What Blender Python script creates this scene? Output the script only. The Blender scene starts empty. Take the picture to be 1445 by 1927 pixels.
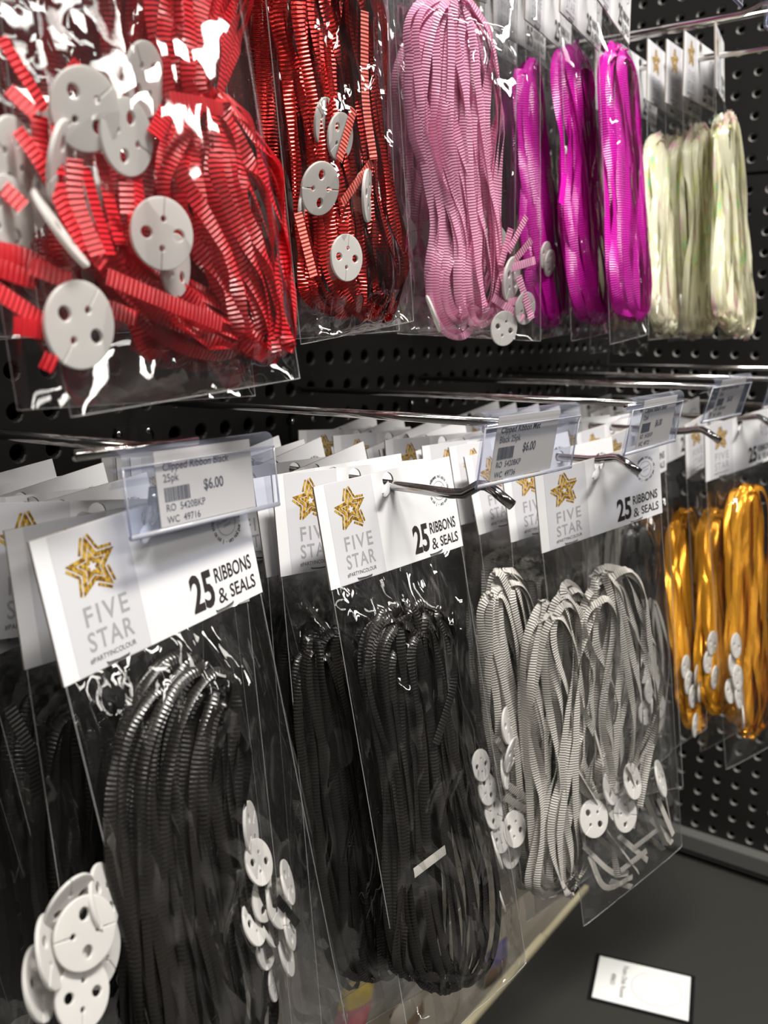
import bpy, math, random
import numpy as np
from mathutils import Vector, Matrix, noise

# ------------------------------------------------------------------ camera, light, exposure
SC = bpy.context.scene
COL = SC.collection
ZUP = 0.325                      # height of the calibration origin above the floor
R_ = math.radians
CAM = np.array([-1.2456, -0.5179, 0.5823 + ZUP])
FPX = 1728.64
YAW, PITCH, ROLL = 0.6291, -0.2060, 0.0082

def cam_axes():
    cy, sy, cp, sp = math.cos(YAW), math.sin(YAW), math.cos(PITCH), math.sin(PITCH)
    f = np.array([cy * cp, sy * cp, sp]); r = np.array([sy, -cy, 0.0]); u = np.cross(r, f)
    cr, sr = math.cos(ROLL), math.sin(ROLL)
    return cr * r + sr * u, -sr * r + cr * u, f
CR, CU, CF = cam_axes()

cam = bpy.data.cameras.new('camera'); cam_ob = bpy.data.objects.new('camera', cam); COL.objects.link(cam_ob)
cam.sensor_fit = 'VERTICAL'; cam.sensor_height = 36.0; cam.lens = 36.0 * FPX / 1927.0
cam.clip_start = 0.01; cam.clip_end = 50
cam.dof.use_dof = True; cam.dof.focus_distance = 0.50; cam.dof.aperture_fstop = 10.0
M = Matrix.Identity(4)
for i in range(3):
    M[i][0], M[i][1], M[i][2], M[i][3] = CR[i], CU[i], -CF[i], CAM[i]
cam_ob.matrix_world = M
SC.camera = cam_ob

w = bpy.data.worlds.new('store_world'); SC.world = w; w.use_nodes = True
w.node_tree.nodes['Background'].inputs[0].default_value = (1.0, 0.97, 0.94, 1)
w.node_tree.nodes['Background'].inputs[1].default_value = 0.035

def area(name, loc, target, sx, sy, power, color=(1, 0.96, 0.9)):
    l = bpy.data.lights.new(name, 'AREA'); l.shape = 'RECTANGLE'; l.size = sx; l.size_y = sy
    l.energy = power; l.color = color
    o = bpy.data.objects.new(name, l); COL.objects.link(o); o.location = loc
    d = Vector(target) - Vector(loc)
    o.rotation_euler = d.to_track_quat('-Z', 'Y').to_euler()
    return o
# long ceiling strip lamps of the shop aisle
area('ceiling_strip_lamp', (-0.75, -1.0, 2.75), (-0.68, -0.65, 0.0), 1.2, 0.16, 118)
area('ceiling_strip_lamp', (-3.2, -1.35, 2.75), (-2.2, -0.6, 0.0), 1.6, 0.16, 26)
area('ceiling_strip_lamp', (-1.2, -3.0, 2.75), (-1.0, -1.2, 0.3), 3.0, 0.20, 30)
for lx, ly in ((2.6, -2.4), (2.9, -4.0), (5.5, -4.6), (1.2, -4.6)):  # further unseen strips, added to put highlights on the bag film
    area('ceiling_strip_lamp', (lx, ly, 2.9), (lx - 0.6, ly + 0.6, 0.0), 2.2, 0.22, 30)

SC.view_settings.view_transform = 'Standard'; SC.view_settings.look = 'None'
SC.view_settings.gamma = 1.0; SC.view_settings.use_curve_mapping = False
SC.view_settings.exposure = -0.17
SC.cycles.transparent_max_bounces = 28
SC.cycles.max_bounces = 8; SC.cycles.diffuse_bounces = 3; SC.cycles.glossy_bounces = 4
SC.cycles.sample_clamp_indirect = 6.0
SC.cycles.caustics_reflective = False; SC.cycles.caustics_refractive = False
random.seed(7)
RNG = random.Random(11)

# ------------------------------------------------------------------ geometry of the photograph: pixel -> ray
def ray(px, py):
    return CF + (px - 722.5) / FPX * CR - (py - 963.5) / FPX * CU
def on_axis(px, py, ax, val):
    d = ray(px, py); return CAM + (val - CAM[ax]) / d[ax] * d
def on_plane(px, py, p, n):
    d = ray(px, py); return CAM + np.dot(np.asarray(p) - CAM, n) / np.dot(d, n) * d
def at_dist(px, py, P, L, prefer):
    d = ray(px, py); d = d / np.linalg.norm(d); b = CAM - P
    B = np.dot(d, b); Cc = np.dot(b, b) - L * L; disc = B * B - Cc
    if disc <= 0: return CAM - B * d
    s = math.sqrt(disc); c = [CAM + (-B - s) * d, CAM + (-B + s) * d]
    return min(c, key=lambda q: np.linalg.norm(q - prefer))
def unit(v):
    v = np.asarray(v, float); return v / (np.linalg.norm(v) + 1e-12)

# ------------------------------------------------------------------ materials
def new_mat(name):
    m = bpy.data.materials.new(name); m.use_nodes = True
    nt = m.node_tree; return m, nt, nt.nodes['Principled BSDF']
def pr(name, col, rough=0.5, metal=0.0, spec=0.5, **kw):
    m, nt, b = new_mat(name)
    b.inputs['Base Color'].default_value = (*col, 1); b.inputs['Roughness'].default_value = rough
    b.inputs['Metallic'].default_value = metal; b.inputs['Specular IOR Level'].default_value = spec
    for k, v in kw.items(): b.inputs[k.replace('_', ' ')].default_value = v
    return m
def ribbon_mat(name, col, rough, metal=0.0, ridge=0.0019, bump=0.75, dark=0.75, transl=0.0, spec=0.5):
    """curling ribbon: crosswise ribs along the length (UV.y is metres)"""
    m, nt, b = new_mat(name); N = nt.nodes; L = nt.links
    uv = N.new('ShaderNodeUVMap'); sep = N.new('ShaderNodeSeparateXYZ'); L.new(uv.outputs[0], sep.inputs[0])
    mul = N.new('ShaderNodeMath'); mul.operation = 'MULTIPLY'; mul.inputs[1].default_value = 2 * math.pi / ridge
    L.new(sep.outputs[1], mul.inputs[0])
    sn = N.new('ShaderNodeMath'); sn.operation = 'SINE'; L.new(mul.outputs[0], sn.inputs[0])
    bp = N.new('ShaderNodeBump'); bp.inputs['Strength'].default_value = bump; bp.inputs['Distance'].default_value = ridge * 0.22
    L.new(sn.outputs[0], bp.inputs['Height']); L.new(bp.outputs[0], b.inputs['Normal'])
    b.inputs['Base Color'].default_value = (*col, 1)
    b.inputs['Roughness'].default_value = rough; b.inputs['Metallic'].default_value = metal
    b.inputs['Specular IOR Level'].default_value = spec
    if transl > 0:
        out = N['Material Output']; tr = N.new('ShaderNodeBsdfTranslucent'); tr.inputs[0].default_value = (*col, 1)
        mx = N.new('ShaderNodeMixShader'); mx.inputs[0].default_value = transl
        L.new(b.outputs[0], mx.inputs[1]); L.new(tr.outputs[0], mx.inputs[2]); L.new(mx.outputs[0], out.inputs[0])
    return m
RIB = {
    'red': ribbon_mat('red_ribbon', (0.80, 0.022, 0.035), 0.26, transl=0.22, bump=1.0, spec=0.8),
    'foil_red': ribbon_mat('red_foil_ribbon', (0.62, 0.035, 0.03), 0.18, metal=0.9, bump=0.7),
    'salmon': ribbon_mat('salmon_ribbon', (0.80, 0.14, 0.11), 0.45, bump=0.5),
    'pink': ribbon_mat('pink_ribbon', (0.93, 0.42, 0.63), 0.33, transl=0.25, bump=0.45),
    'magenta': ribbon_mat('magenta_ribbon', (0.72, 0.010, 0.46), 0.25, transl=0.2, bump=0.5),
    'black': ribbon_mat('black_ribbon', (0.013, 0.0115, 0.010), 0.27, bump=0.28, spec=0.7),
    'grey': ribbon_mat('silver_grey_ribbon', (0.52, 0.50, 0.46), 0.34, bump=0.7, transl=0.1),
    'gold': ribbon_mat('gold_ribbon', (0.95, 0.42, 0.025), 0.20, metal=0.6, bump=0.45, transl=0.1),
}
def ivory_mat():
    m, nt, b = new_mat('ivory_iridescent_ribbon'); N = nt.nodes; L = nt.links
    tc = N.new('ShaderNodeUVMap')
    mp = N.new('ShaderNodeMapping'); mp.inputs['Scale'].default_value = (0.35, 14, 1); L.new(tc.outputs[0], mp.inputs[0])
    ns = N.new('ShaderNodeTexNoise'); ns.inputs['Scale'].default_value = 1.6; L.new(mp.outputs[0], ns.inputs[0])
    cr = N.new('ShaderNodeValToRGB'); e = cr.color_ramp.elements
    e[0].position = 0.33; e[0].color = (0.90, 0.42, 0.66, 1); e[1].position = 0.43; e[1].color = (0.95, 0.93, 0.70, 1)
    x = e.new(0.58); x.color = (0.96, 0.94, 0.76, 1); x = e.new(0.65); x.color = (0.84, 0.84, 0.30, 1); x = e.new(0.71); x.color = (0.35, 0.90, 0.62, 1)  # pink, yellow and green iridescent glints painted into the ivory base colour
    L.new(ns.outputs[0], cr.inputs[0]); L.new(cr.outputs[0], b.inputs['Base Color'])
    b.inputs['Roughness'].default_value = 0.22; b.inputs['Coat Weight'].default_value = 0.6; b.inputs['Coat Roughness'].default_value = 0.08
    b.inputs['Thin Film Thickness'].default_value = 420
    out = N['Material Output']; tr = N.new('ShaderNodeBsdfTranslucent'); L.new(cr.outputs[0], tr.inputs[0])
    mx = N.new('ShaderNodeMixShader'); mx.inputs[0].default_value = 0.35
    L.new(b.outputs[0], mx.inputs[1]); L.new(tr.outputs[0], mx.inputs[2]); L.new(mx.outputs[0], out.inputs[0])
    return m
RIB['ivory'] = ivory_mat()

def film_mat(name, refl=1.0, cap=0.22, haze=0.002, tint=(0.985, 0.985, 0.985), rough=0.03, bump=0.14, dcol=(0.8, 0.8, 0.8), nscale=60):
    m = bpy.data.materials.new(name); m.use_nodes = True; nt = m.node_tree; N = nt.nodes; L = nt.links
    N.remove(N['Principled BSDF']); out = N['Material Output']
    tr = N.new('ShaderNodeBsdfTransparent'); tr.inputs[0].default_value = (*tint, 1)
    gl = N.new('ShaderNodeBsdfGlossy'); gl.inputs['Roughness'].default_value = rough
    df = N.new('ShaderNodeBsdfDiffuse'); df.inputs[0].default_value = (*dcol, 1)
    fr = N.new('ShaderNodeFresnel'); fr.inputs[0].default_value = 1.45
    mu = N.new('ShaderNodeMath'); mu.operation = 'MULTIPLY'; mu.inputs[1].default_value = refl; mu.use_clamp = True
    L.new(fr.outputs[0], mu.inputs[0])
    mn = N.new('ShaderNodeMath'); mn.operation = 'MINIMUM'; mn.inputs[1].default_value = cap; L.new(mu.outputs[0], mn.inputs[0]); mu = mn
    m1 = N.new('ShaderNodeMixShader'); m1.inputs[0].default_value = haze
    L.new(tr.outputs[0], m1.inputs[1]); L.new(df.outputs[0], m1.inputs[2])
    m2 = N.new('ShaderNodeMixShader'); L.new(mu.outputs[0], m2.inputs[0]); L.new(m1.outputs[0], m2.inputs[1]); L.new(gl.outputs[0], m2.inputs[2])
    tc = N.new('ShaderNodeTexCoord'); mp = N.new('ShaderNodeMapping'); mp.inputs['Scale'].default_value = (1, 1, 0.45)
    L.new(tc.outputs['Object'], mp.inputs[0])
    ns = N.new('ShaderNodeTexNoise'); ns.inputs['Scale'].default_value = nscale; ns.inputs['Detail'].default_value = 1.5; L.new(mp.outputs[0], ns.inputs[0])
    bp = N.new('ShaderNodeBump'); bp.inputs['Strength'].default_value = bump; bp.inputs['Distance'].default_value = 0.004
    L.new(ns.outputs[0], bp.inputs['Height']); L.new(bp.outputs[0], gl.inputs['Normal'])
    L.new(m2.outputs[0], out.inputs[0])
    return m
FILM = film_mat('clear_film')
FILM_CRISP = film_mat('clear_crinkled_film', bump=1.0, nscale=40, refl=1.35)
SEAM = film_mat('film_seam', refl=1.6, cap=0.5, haze=0.30)
PVC = film_mat('clear_pvc', refl=0.9, cap=0.16, haze=0.12, tint=(0.90, 0.915, 0.97), rough=0.10, bump=0.05, dcol=(0.55, 0.6, 0.75))
PVC_EDGE = film_mat('pvc_edge', refl=1.2, cap=0.4, haze=0.4, tint=(0.6, 0.66, 0.85), rough=0.1, bump=0.05)

CARD = pr('white_card', (0.76, 0.76, 0.78), 0.45)
CARD_EDGE = pr('card_edge', (0.45, 0.38, 0.30), 0.7)
BAND = pr('pale_grey_print', (0.60, 0.60, 0.63), 0.45)
GREYINK = pr('grey_ink', (0.33, 0.33, 0.35), 0.5)
DARKINK = pr('dark_ink', (0.028, 0.022, 0.022), 0.5)
SEAL = pr('white_plastic_seal', (0.74, 0.73, 0.71), 0.38)
def translucent(m, f, col):
    nt = m.node_tree; N = nt.nodes; b = N['Principled BSDF']; tr = N.new('ShaderNodeBsdfTranslucent'); tr.inputs[0].default_value = (*col, 1)
    mx = N.new('ShaderNodeMixShader'); mx.inputs[0].default_value = f; nt.links.new(b.outputs[0], mx.inputs[1]); nt.links.new(tr.outputs[0], mx.inputs[2]); nt.links.new(mx.outputs[0], N['Material Output'].inputs[0])
translucent(SEAL, 0.4, (0.85, 0.83, 0.80))
CHROME = pr('chrome_wire', (0.56, 0.54, 0.53), 0.14, 1.0)
BLACKM = pr('black_powder_coat', (0.012, 0.012, 0.012), 0.42)
RAILM = pr('grey_steel_rail', (0.10, 0.10, 0.095), 0.45)
DECKM = pr('black_deck', (0.028, 0.028, 0.025), 0.5)
PAPER = pr('cream_label_paper', (0.70, 0.655, 0.57), 0.6)
INK = pr('label_ink', (0.03, 0.03, 0.035), 0.6)
CREAM = pr('cream_edge', (0.80, 0.72, 0.48), 0.5)
def foil_mat():
    m, nt, b = new_mat('gold_foil_print'); N = nt.nodes; L = nt.links
    tc = N.new('ShaderNodeTexCoord'); mp = N.new('ShaderNodeMapping'); mp.inputs['Scale'].default_value = (900, 900, 500)
    mp.inputs['Rotation'].default_value = (0, 0.5, 0); L.new(tc.outputs['Object'], mp.inputs[0])
    ns = N.new('ShaderNodeTexNoise'); ns.inputs['Scale'].default_value = 1.0; L.new(mp.outputs[0], ns.inputs[0])
    cr = N.new('ShaderNodeValToRGB'); e = cr.color_ramp.elements
    e[0].position = 0.38; e[0].color = (0.20, 0.085, 0.012, 1); e[1].position = 0.62; e[1].color = (0.78, 0.50, 0.08, 1)
    L.new(ns.outputs[0], cr.inputs[0]); L.new(cr.outputs[0], b.inputs['Base Color'])
    b.inputs['Roughness'].default_value = 0.4; b.inputs['Metallic'].default_value = 0.35
    return m
FOIL = foil_mat()
def peg_mat():
    m, nt, b = new_mat('black_pegboard'); N = nt.nodes; L = nt.links
    b.inputs['Base Color'].default_value = (0.010, 0.010, 0.010, 1); b.inputs['Roughness'].default_value = 0.38
    tc = N.new('ShaderNodeTexCoord'); ns = N.new('ShaderNodeTexNoise'); ns.inputs['Scale'].default_value = 700; L.new(tc.outputs['Object'], ns.inputs[0])
    bp = N.new('ShaderNodeBump'); bp.inputs['Strength'].default_value = 0.12; bp.inputs['Distance'].default_value = 0.001
    L.new(ns.outputs[0], bp.inputs['Height']); L.new(bp.outputs[0], b.inputs['Normal'])
    return m
PEG = peg_mat()
HOLEM = pr('lit_hole_wall', (0.30, 0.29, 0.27), 0.5)  # paler than the board: overhead light in the holes painted in, right wall only

# ------------------------------------------------------------------ mesh helpers
def mesh_from(name, verts, faces, mats, uvs=None, smooth=False, midx=None):
    me = bpy.data.meshes.new(name)
    me.from_pydata([tuple(map(float, v)) for v in verts], [], faces)
    for m in (mats if isinstance(mats, (list, tuple)) else [mats]): me.materials.append(m)
    if uvs is not None:
        l = me.uv_layers.new(name='UVMap')
        idx = np.empty(len(me.loops), dtype=np.int32); me.loops.foreach_get('vertex_index', idx)
        l.data.foreach_set('uv', np.asarray(uvs, dtype=np.float32)[idx].ravel())
    if smooth: me.polygons.foreach_set('use_smooth', [True] * len(me.polygons))
    if midx is not None: me.polygons.foreach_set('material_index', midx)
    me.update(); return me
def link(name, me, parent=None):
    o = bpy.data.objects.new(name, me); COL.objects.link(o)
    if parent is not None: o.parent = parent
    return o
def thing(name, label, cat, M=None, group=None):
    o = bpy.data.objects.new(name, None); o.empty_display_size = 0.01; COL.objects.link(o)
    if M is not None: o.matrix_world = M
    tag(o, label, cat, group); return o
def tag(o, label, cat, group=None):
    o['label'] = label; o['category'] = cat
    if group: o['group'] = group
    return o
def struct(o):
    o['kind'] = 'structure'; return o
class MB:
    def __init__(s): s.v = []; s.f = []; s.m = []; s.mats = []
    def mi(s, m):
        if m not in s.mats: s.mats.append(m)
        return s.mats.index(m)
    def add(s, vs, fs, m):
        b = len(s.v); s.v += [tuple(map(float, q)) for q in vs]; i = s.mi(m)
        for f in fs: s.f.append(tuple(b + k for k in f)); s.m.append(i)
    def box(s, lo, hi, m):
        x0, y0, z0 = lo; x1, y1, z1 = hi
        s.add([(x0, y0, z0), (x1, y0, z0), (x1, y1, z0), (x0, y1, z0), (x0, y0, z1), (x1, y0, z1), (x1, y1, z1), (x0, y1, z1)],
              [(0, 3, 2, 1), (4, 5, 6, 7), (0, 1, 5, 4), (1, 2, 6, 5), (2, 3, 7, 6), (3, 0, 4, 7)], m)
    def tube(s, pts, r, m, n=10, cap=True):
        P = [np.asarray(p, float) for p in pts]; rings = []; vs = []; fs = []
        up = np.array([0.0, 0, 1]); prev = None
        for i, p in enumerate(P):
            t = unit((P[min(i + 1, len(P) - 1)] - P[max(i - 1, 0)]))
            a = prev if prev is not None else (up if abs(t[2]) < 0.9 else np.array([1.0, 0, 0]))
            a = unit(a - np.dot(a, t) * t); b = np.cross(t, a); prev = a
            for k in range(n):
                th = 2 * math.pi * k / n; vs.append(p + r * (math.cos(th) * a + math.sin(th) * b))
        for i in range(len(P) - 1):
            for k in range(n):
                fs.append((i * n + k, i * n + (k + 1) % n, (i + 1) * n + (k + 1) % n, (i + 1) * n + k))
        if cap: fs.append(tuple(range(n - 1, -1, -1))); fs.append(tuple((len(P) - 1) * n + k for k in range(n)))
        s.add(vs, fs, m)
    def mesh_data(s, me, M, m):
        s.add([M @ q.co for q in me.vertices], [tuple(p.vertices) for p in me.polygons], m)
    def mesh(s, name, smooth=False):
        return mesh_from(name, s.v, s.f, s.mats, smooth=smooth, midx=s.m)
    def build(s, name, parent=None, smooth=False): return link(name, s.mesh(name, smooth), parent)

def curve_mesh(name, splines, extrude=0.0, bevel=0.0, res=1):
    """2D closed outlines (first the outside, then the holes) -> filled solid, lying in XY, extruded +-Z"""
    cu = bpy.data.curves.new(name, 'CURVE'); cu.dimensions = '2D'; cu.fill_mode = 'BOTH'; cu.extrude = extrude; cu.bevel_depth = bevel; cu.bevel_resolution = res
    for pts in splines:
        sp = cu.splines.new('POLY'); sp.points.add(len(pts) - 1); sp.use_cyclic_u = True
        for q, p in zip(sp.points, pts): q.co = (p[0], p[1], 0, 1)
    return to_mesh(cu)
def to_mesh(cu):
    o = bpy.data.objects.new('tmp_curve', cu); COL.objects.link(o)
    dg = bpy.context.evaluated_depsgraph_get(); dg.update()
    me = bpy.data.meshes.new_from_object(o.evaluated_get(dg)); bpy.data.objects.remove(o); bpy.data.curves.remove(cu)
    return me
def text_mesh(body, h, wscale=1.0, offset=0.0, space=1.0, align='LEFT', shear=0.0):
    cu = bpy.data.curves.new('t', 'FONT'); cu.body = body; cu.size = 1.0; cu.fill_mode = 'FRONT'; cu.resolution_u = 3
    cu.offset = offset; cu.space_character = space; cu.align_x = align; cu.shear = shear
    me = to_mesh(cu)
    k = h / 0.73                                     # capital height of the built-in font
    for v in me.vertices: v.co = (v.co.x * k * wscale, v.co.y * k, 0)
    return me
def fit_text(body, x0, x1, y0, y1, offset=0.0, space=1.0, shear=0.0):
    """letters stretched to fill a rectangle"""
    me = text_mesh(body, 1.0, 1.0, offset, space, 'LEFT', shear)
    xs = [v.co.x for v in me.vertices]; ys = [v.co.y for v in me.vertices]
    a, b, c, d = min(xs), max(xs), min(ys), max(ys)
    for v in me.vertices: v.co = (x0 + (v.co.x - a) / (b - a) * (x1 - x0), y0 + (v.co.y - c) / (d - c) * (y1 - y0), 0)
    return me
# XY drawing (x right, y up) -> local card space (x right, y into the card, z up)
def plane_M(x=0, z=0, y=0): return Matrix(((1, 0, 0, x), (0, 0, -1, y), (0, 1, 0, z), (0, 0, 0, 1)))

# ------------------------------------------------------------------ room: two pegboard walls, floor
PITCHH = 0.0254
def pegboard(name, a0, a1, z0, z1, pa, pz, to_world, rad=0.0046, hole=None):
    """flat board with real round holes on a one-inch grid; to_world(a, depth, z)"""
    vs, fs = [], []; inner = set()
    def V(a, d, z): vs.append(to_world(a, d, z)); return len(vs) - 1
    h = PITCHH / 2; n = 12
    ka0 = math.ceil((a0 - pa) / PITCHH + 0.5); ka1 = math.floor((a1 - pa) / PITCHH - 0.5)
    kz0 = math.ceil((z0 - pz) / PITCHH + 0.5); kz1 = math.floor((z1 - pz) / PITCHH - 0.5)
    for i in range(ka0, ka1 + 1):
        for j in range(kz0, kz1 + 1):
            ca, cz = pa + i * PITCHH, pz + j * PITCHH
            rings = []
            sq = []
            for k in range(n):
                th = 2 * math.pi * (k + 0.5) / n; c, s = math.cos(th), math.sin(th); q = h / max(abs(c), abs(s))
                sq.append((ca + c * q, cz + s * q))
            # exact corners
            rings.append([V(x, 0, y) for x, y in sq])
            for rr, dd in ((rad * 1.28, 0), (rad * 1.12, 0.0004), (rad, 0.0013), (rad, 0.006)):
                rings.append([V(ca + rr * math.cos(2 * math.pi * (k + 0.5) / n), dd, cz + rr * math.sin(2 * math.pi * (k + 0.5) / n)) for k in range(n)])
            for q in range(len(rings) - 1):
                for k in range(n):
                    if q >= 2: inner.add(len(fs))
                    fs.append((rings[q][k], rings[q][(k + 1) % n], rings[q + 1][(k + 1) % n], rings[q + 1][k]))
            # the four corner triangles of the cell
            for sx, sz in ((1, 1), (-1, 1), (-1, -1), (1, -1)):
                cv = V(ca + sx * h, 0, cz + sz * h)
                c = sorted(range(n), key=lambda k: (sq[k][0] - ca - sx * h) ** 2 + (sq[k][1] - cz - sz * h) ** 2)[:2]
                fs.append((rings[0][c[0]], rings[0][c[1]], cv))
    A0, A1 = pa + (ka0 - 0.5) * PITCHH, pa + (ka1 + 0.5) * PITCHH
    Z0, Z1 = pz + (kz0 - 0.5) * PITCHH, pz + (kz1 + 0.5) * PITCHH
    def quad(x0, x1, y0, y1, d=0):
        if x1 - x0 > 1e-6 and y1 - y0 > 1e-6:
            fs.append(tuple(V(x, d, y) for x, y in ((x0, y0), (x1, y0), (x1, y1), (x0, y1))))
    quad(a0, a1, z0, Z0); quad(a0, a1, Z1, z1); quad(a0, A0, Z0, Z1); quad(A1, a1, Z0, Z1)
    quad(a0, a1, z0, z1, 0.045)
    fs.append((V(a0, 0, z0), V(a1, 0, z0), V(a1, 0.045, z0), V(a0, 0.045, z0)))
    fs.append((V(a0, 0, z1), V(a1, 0, z1), V(a1, 0.045, z1), V(a0, 0.045, z1)))
    mi = [1 if f_ in inner else 0 for f_ in range(len(fs))]
    return mesh_from(name, vs, fs, [PEG, hole or PEG], midx=mi)
wb = lambda a, d, z: (a, d, z)
we = lambda a, d, z: (d, a, z)
struct(link('wall_back', pegboard('wall_back', -1.75, -0.001, 0.0, 1.45, -0.6419, 0.550 + ZUP, wb, 0.0052)))
wr = struct(link('wall_right', pegboard('wall_right', -1.2, -0.001, 0.15, 0.40 + ZUP, -0.1472, 0.0 + ZUP, we, hole=HOLEM)))
for k, (z0, z1, pz) in enumerate(((0.402 + ZUP, 0.763 + ZUP, 0.5425 + ZUP), (0.767 + ZUP, 1.15 + ZUP, 0.9097 + ZUP))):
    struct(link('wall_right_panel', pegboard('wall_right_panel', -1.2, -0.001, z0, z1, -0.1472, pz, we, hole=HOLEM), wr))
fl = MB(); fl.box((-4, -4, -0.03), (0.05, 0.05, 0.0), pr('grey_floor', (0.07, 0.067, 0.064), 0.4))
struct(fl.build('floor'))

# ------------------------------------------------------------------ base deck, rail, tray with small packs, price card on the deck
DZ = -0.175 + ZUP
dk = thing('base_deck', 'flat black metal base shelf at the foot of the pegboards', 'shelf', Matrix.Translation((0, 0, 0)))
b = MB(); b.box((-1.7, -0.75, DZ - 0.03), (-0.003, -0.088, DZ), DECKM); b.build('deck_plate', dk)
b = MB(); b.box((-1.7, -0.73, 0.0), (-0.003, -0.70, DZ - 0.03), DECKM); b.build('kick_plate', dk)
b = MB(); b.box((-0.022, -0.75, -0.1585 + ZUP), (-0.001, -0.002, -0.137 + ZUP), RAILM)
struct(b.build('trim_1'))

# ------------------------------------------------------------------ header card, print and seals (shared meshes)
CW, CH = 0.110, 0.055
HOLE = (0.0, -0.0054)
def circle(cx, cy, r, n=24, ry=None): return [(cx + r * math.cos(2 * math.pi * k / n), cy + (ry or r) * math.sin(2 * math.pi * k / n)) for k in range(n)]
def card_mesh():
    me = curve_mesh('header_card', [[(-CW / 2, 0), (CW / 2, 0), (CW / 2, -CH), (-CW / 2, -CH)], circle(HOLE[0], HOLE[1], 0.0044, 20)], extrude=0.0006)
    b = MB(); Mx = plane_M()
    b.mi(CARD); b.mi(CARD_EDGE)
    for p in me.polygons:
        vs = [Mx @ me.vertices[i].co for i in p.vertices]
        b.add(vs, [tuple(range(len(vs)))], CARD if abs(p.normal.z) > 0.5 else CARD_EDGE)
    return b.mesh('header_card')
def star_pts(R, r=None, rot=0.0, cx=0, cy=0):
    r = r or R * 0.47; P = []
    for k in range(10):
        a = math.pi / 2 + rot + k * math.pi / 5; q = R if k % 2 == 0 else r
        P.append((cx + q * math.cos(a), cy + q * math.sin(a)))
    return P
def print_mesh():
    b = MB(); y = -0.00075; Mx = plane_M(0, 0, y)
    X = lambda u: (u - 0.5) * CW
    Z = lambda v: -v * CH
    def quad(u0, u1, v0, v1, m, yy=y): b.add([(X(u0), yy, Z(v1)), (X(u1), yy, Z(v1)), (X(u1), yy, Z(v0)), (X(u0), yy, Z(v0))], [(0, 1, 2, 3)], m)
    quad(0.065, 0.385, 0.004, 0.996, BAND, -0.00068)
    cx, cz, R = X(0.212), Z(0.292), 0.0122
    rot = R_(4)
    for outer, inner in ((1.0, 0.62), (0.54, 0.20)):
        me = curve_mesh('s', [star_pts(R * outer, rot=rot), star_pts(R * inner, rot=rot)])
        b.mesh_data(me, Mx @ Matrix.Translation((cx, cz, 0)), FOIL)
    S = star_pts(R * 1.0, rot=rot)
    for k in (0, 2, 3, 5, 6, 8, 9):                     # the loose outer bars beside the arms
        p, q = np.array(S[k]), np.array(S[(k + 1) % 10]); d = q - p; n = unit(np.array([d[1], -d[0]]))
        if np.dot(n, (p + q) / 2) < 0: n = -n
        a0, a1 = p + d * 0.12 + n * R * 0.05, p + d * 0.95 + n * R * 0.05
        w_ = n * R * 0.10
        b.add([Mx @ Vector((cx + t[0], cz + t[1], 0)) for t in (a0, a1, a1 + w_, a0 + w_)], [(0, 1, 2, 3)], FOIL)
    def tx(body, u0, u1, v0, v1, m, **k): b.mesh_data(fit_text(body, X(u0), X(u1), Z(v1), Z(v0), **k), Mx, m)
    tx('FIVE', 0.135, 0.325, 0.545, 0.685, GREYINK, offset=0.012, space=1.25)
    tx('STAR', 0.128, 0.325, 0.722, 0.862, GREYINK, offset=0.012, space=1.15)
    tx('#PARTYINCOLOUR', 0.118, 0.32, 0.898, 0.94, DARKINK)
    tx('25', 0.615, 0.735, 0.63, 0.93, DARKINK, offset=0.03)
    tx('RIBBONS', 0.752, 0.963, 0.645, 0.765, DARKINK, offset=0.012)
    tx('&', 0.752, 0.80, 0.815, 0.935, DARKINK)
    tx('SEALS', 0.82, 0.968, 0.815, 0.925, DARKINK, offset=0.012)
    # ring of words
    rc, rz, rr = X(0.872), Z(0.335), 0.0080
    me = curve_mesh('ring', [circle(0, 0, rr * 0.70, 28), circle(0, 0, rr * 0.67, 28)]); b.mesh_data(me, Mx @ Matrix.Translation((rc, rz, 0)), GREYINK)
    words = ' strong vibrant reliable * me * and you can * I am so'
    for i, ch in enumerate(words):
        if ch == ' ': continue
        top = 4 <= i <= 24
        a = math.pi - (i - 1) / len(words) * 2 * math.pi + 0.15
        me = text_mesh('-' if ch == '*' else ch, 0.0021, 0.9, 0.02 if 8 <= i <= 15 else 0.0, 1, 'CENTER')
        b.mesh_data(me, Mx @ Matrix.Translation((rc + rr * math.cos(a), rz + rr * math.sin(a), 0)) @ Matrix.Rotation(a - math.pi / 2, 4, 'Z') @ Matrix.Translation((0, -0.0004, 0)), DARKINK)
    for body, dz in (('Professional', 0.0008), ('Choice', -0.0014)):
        me = text_mesh(body, 0.0014, 0.9, 0, 1, 'CENTER')
        b.mesh_data(me, Mx @ Matrix.Translation((rc, rz, 0)) @ Matrix.Rotation(R_(14), 4, 'Z') @ Matrix.Translation((0, dz, 0)), GREYINK)
    return b.mesh('card_print')
def staple_mesh():
    b = MB(); y = -0.0011
    b.tube([(-0.0055, y + 0.0006, 0.0002), (-0.005, y, 0), (0, y - 0.0002, -0.0002), (0.005, y, 0.0002), (0.0055, y + 0.0006, 0.0004)], 0.00032, pr('staple_wire', (0.10, 0.09, 0.09), 0.35, 0.6), 6)
    return b.mesh('staple', True)
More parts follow.
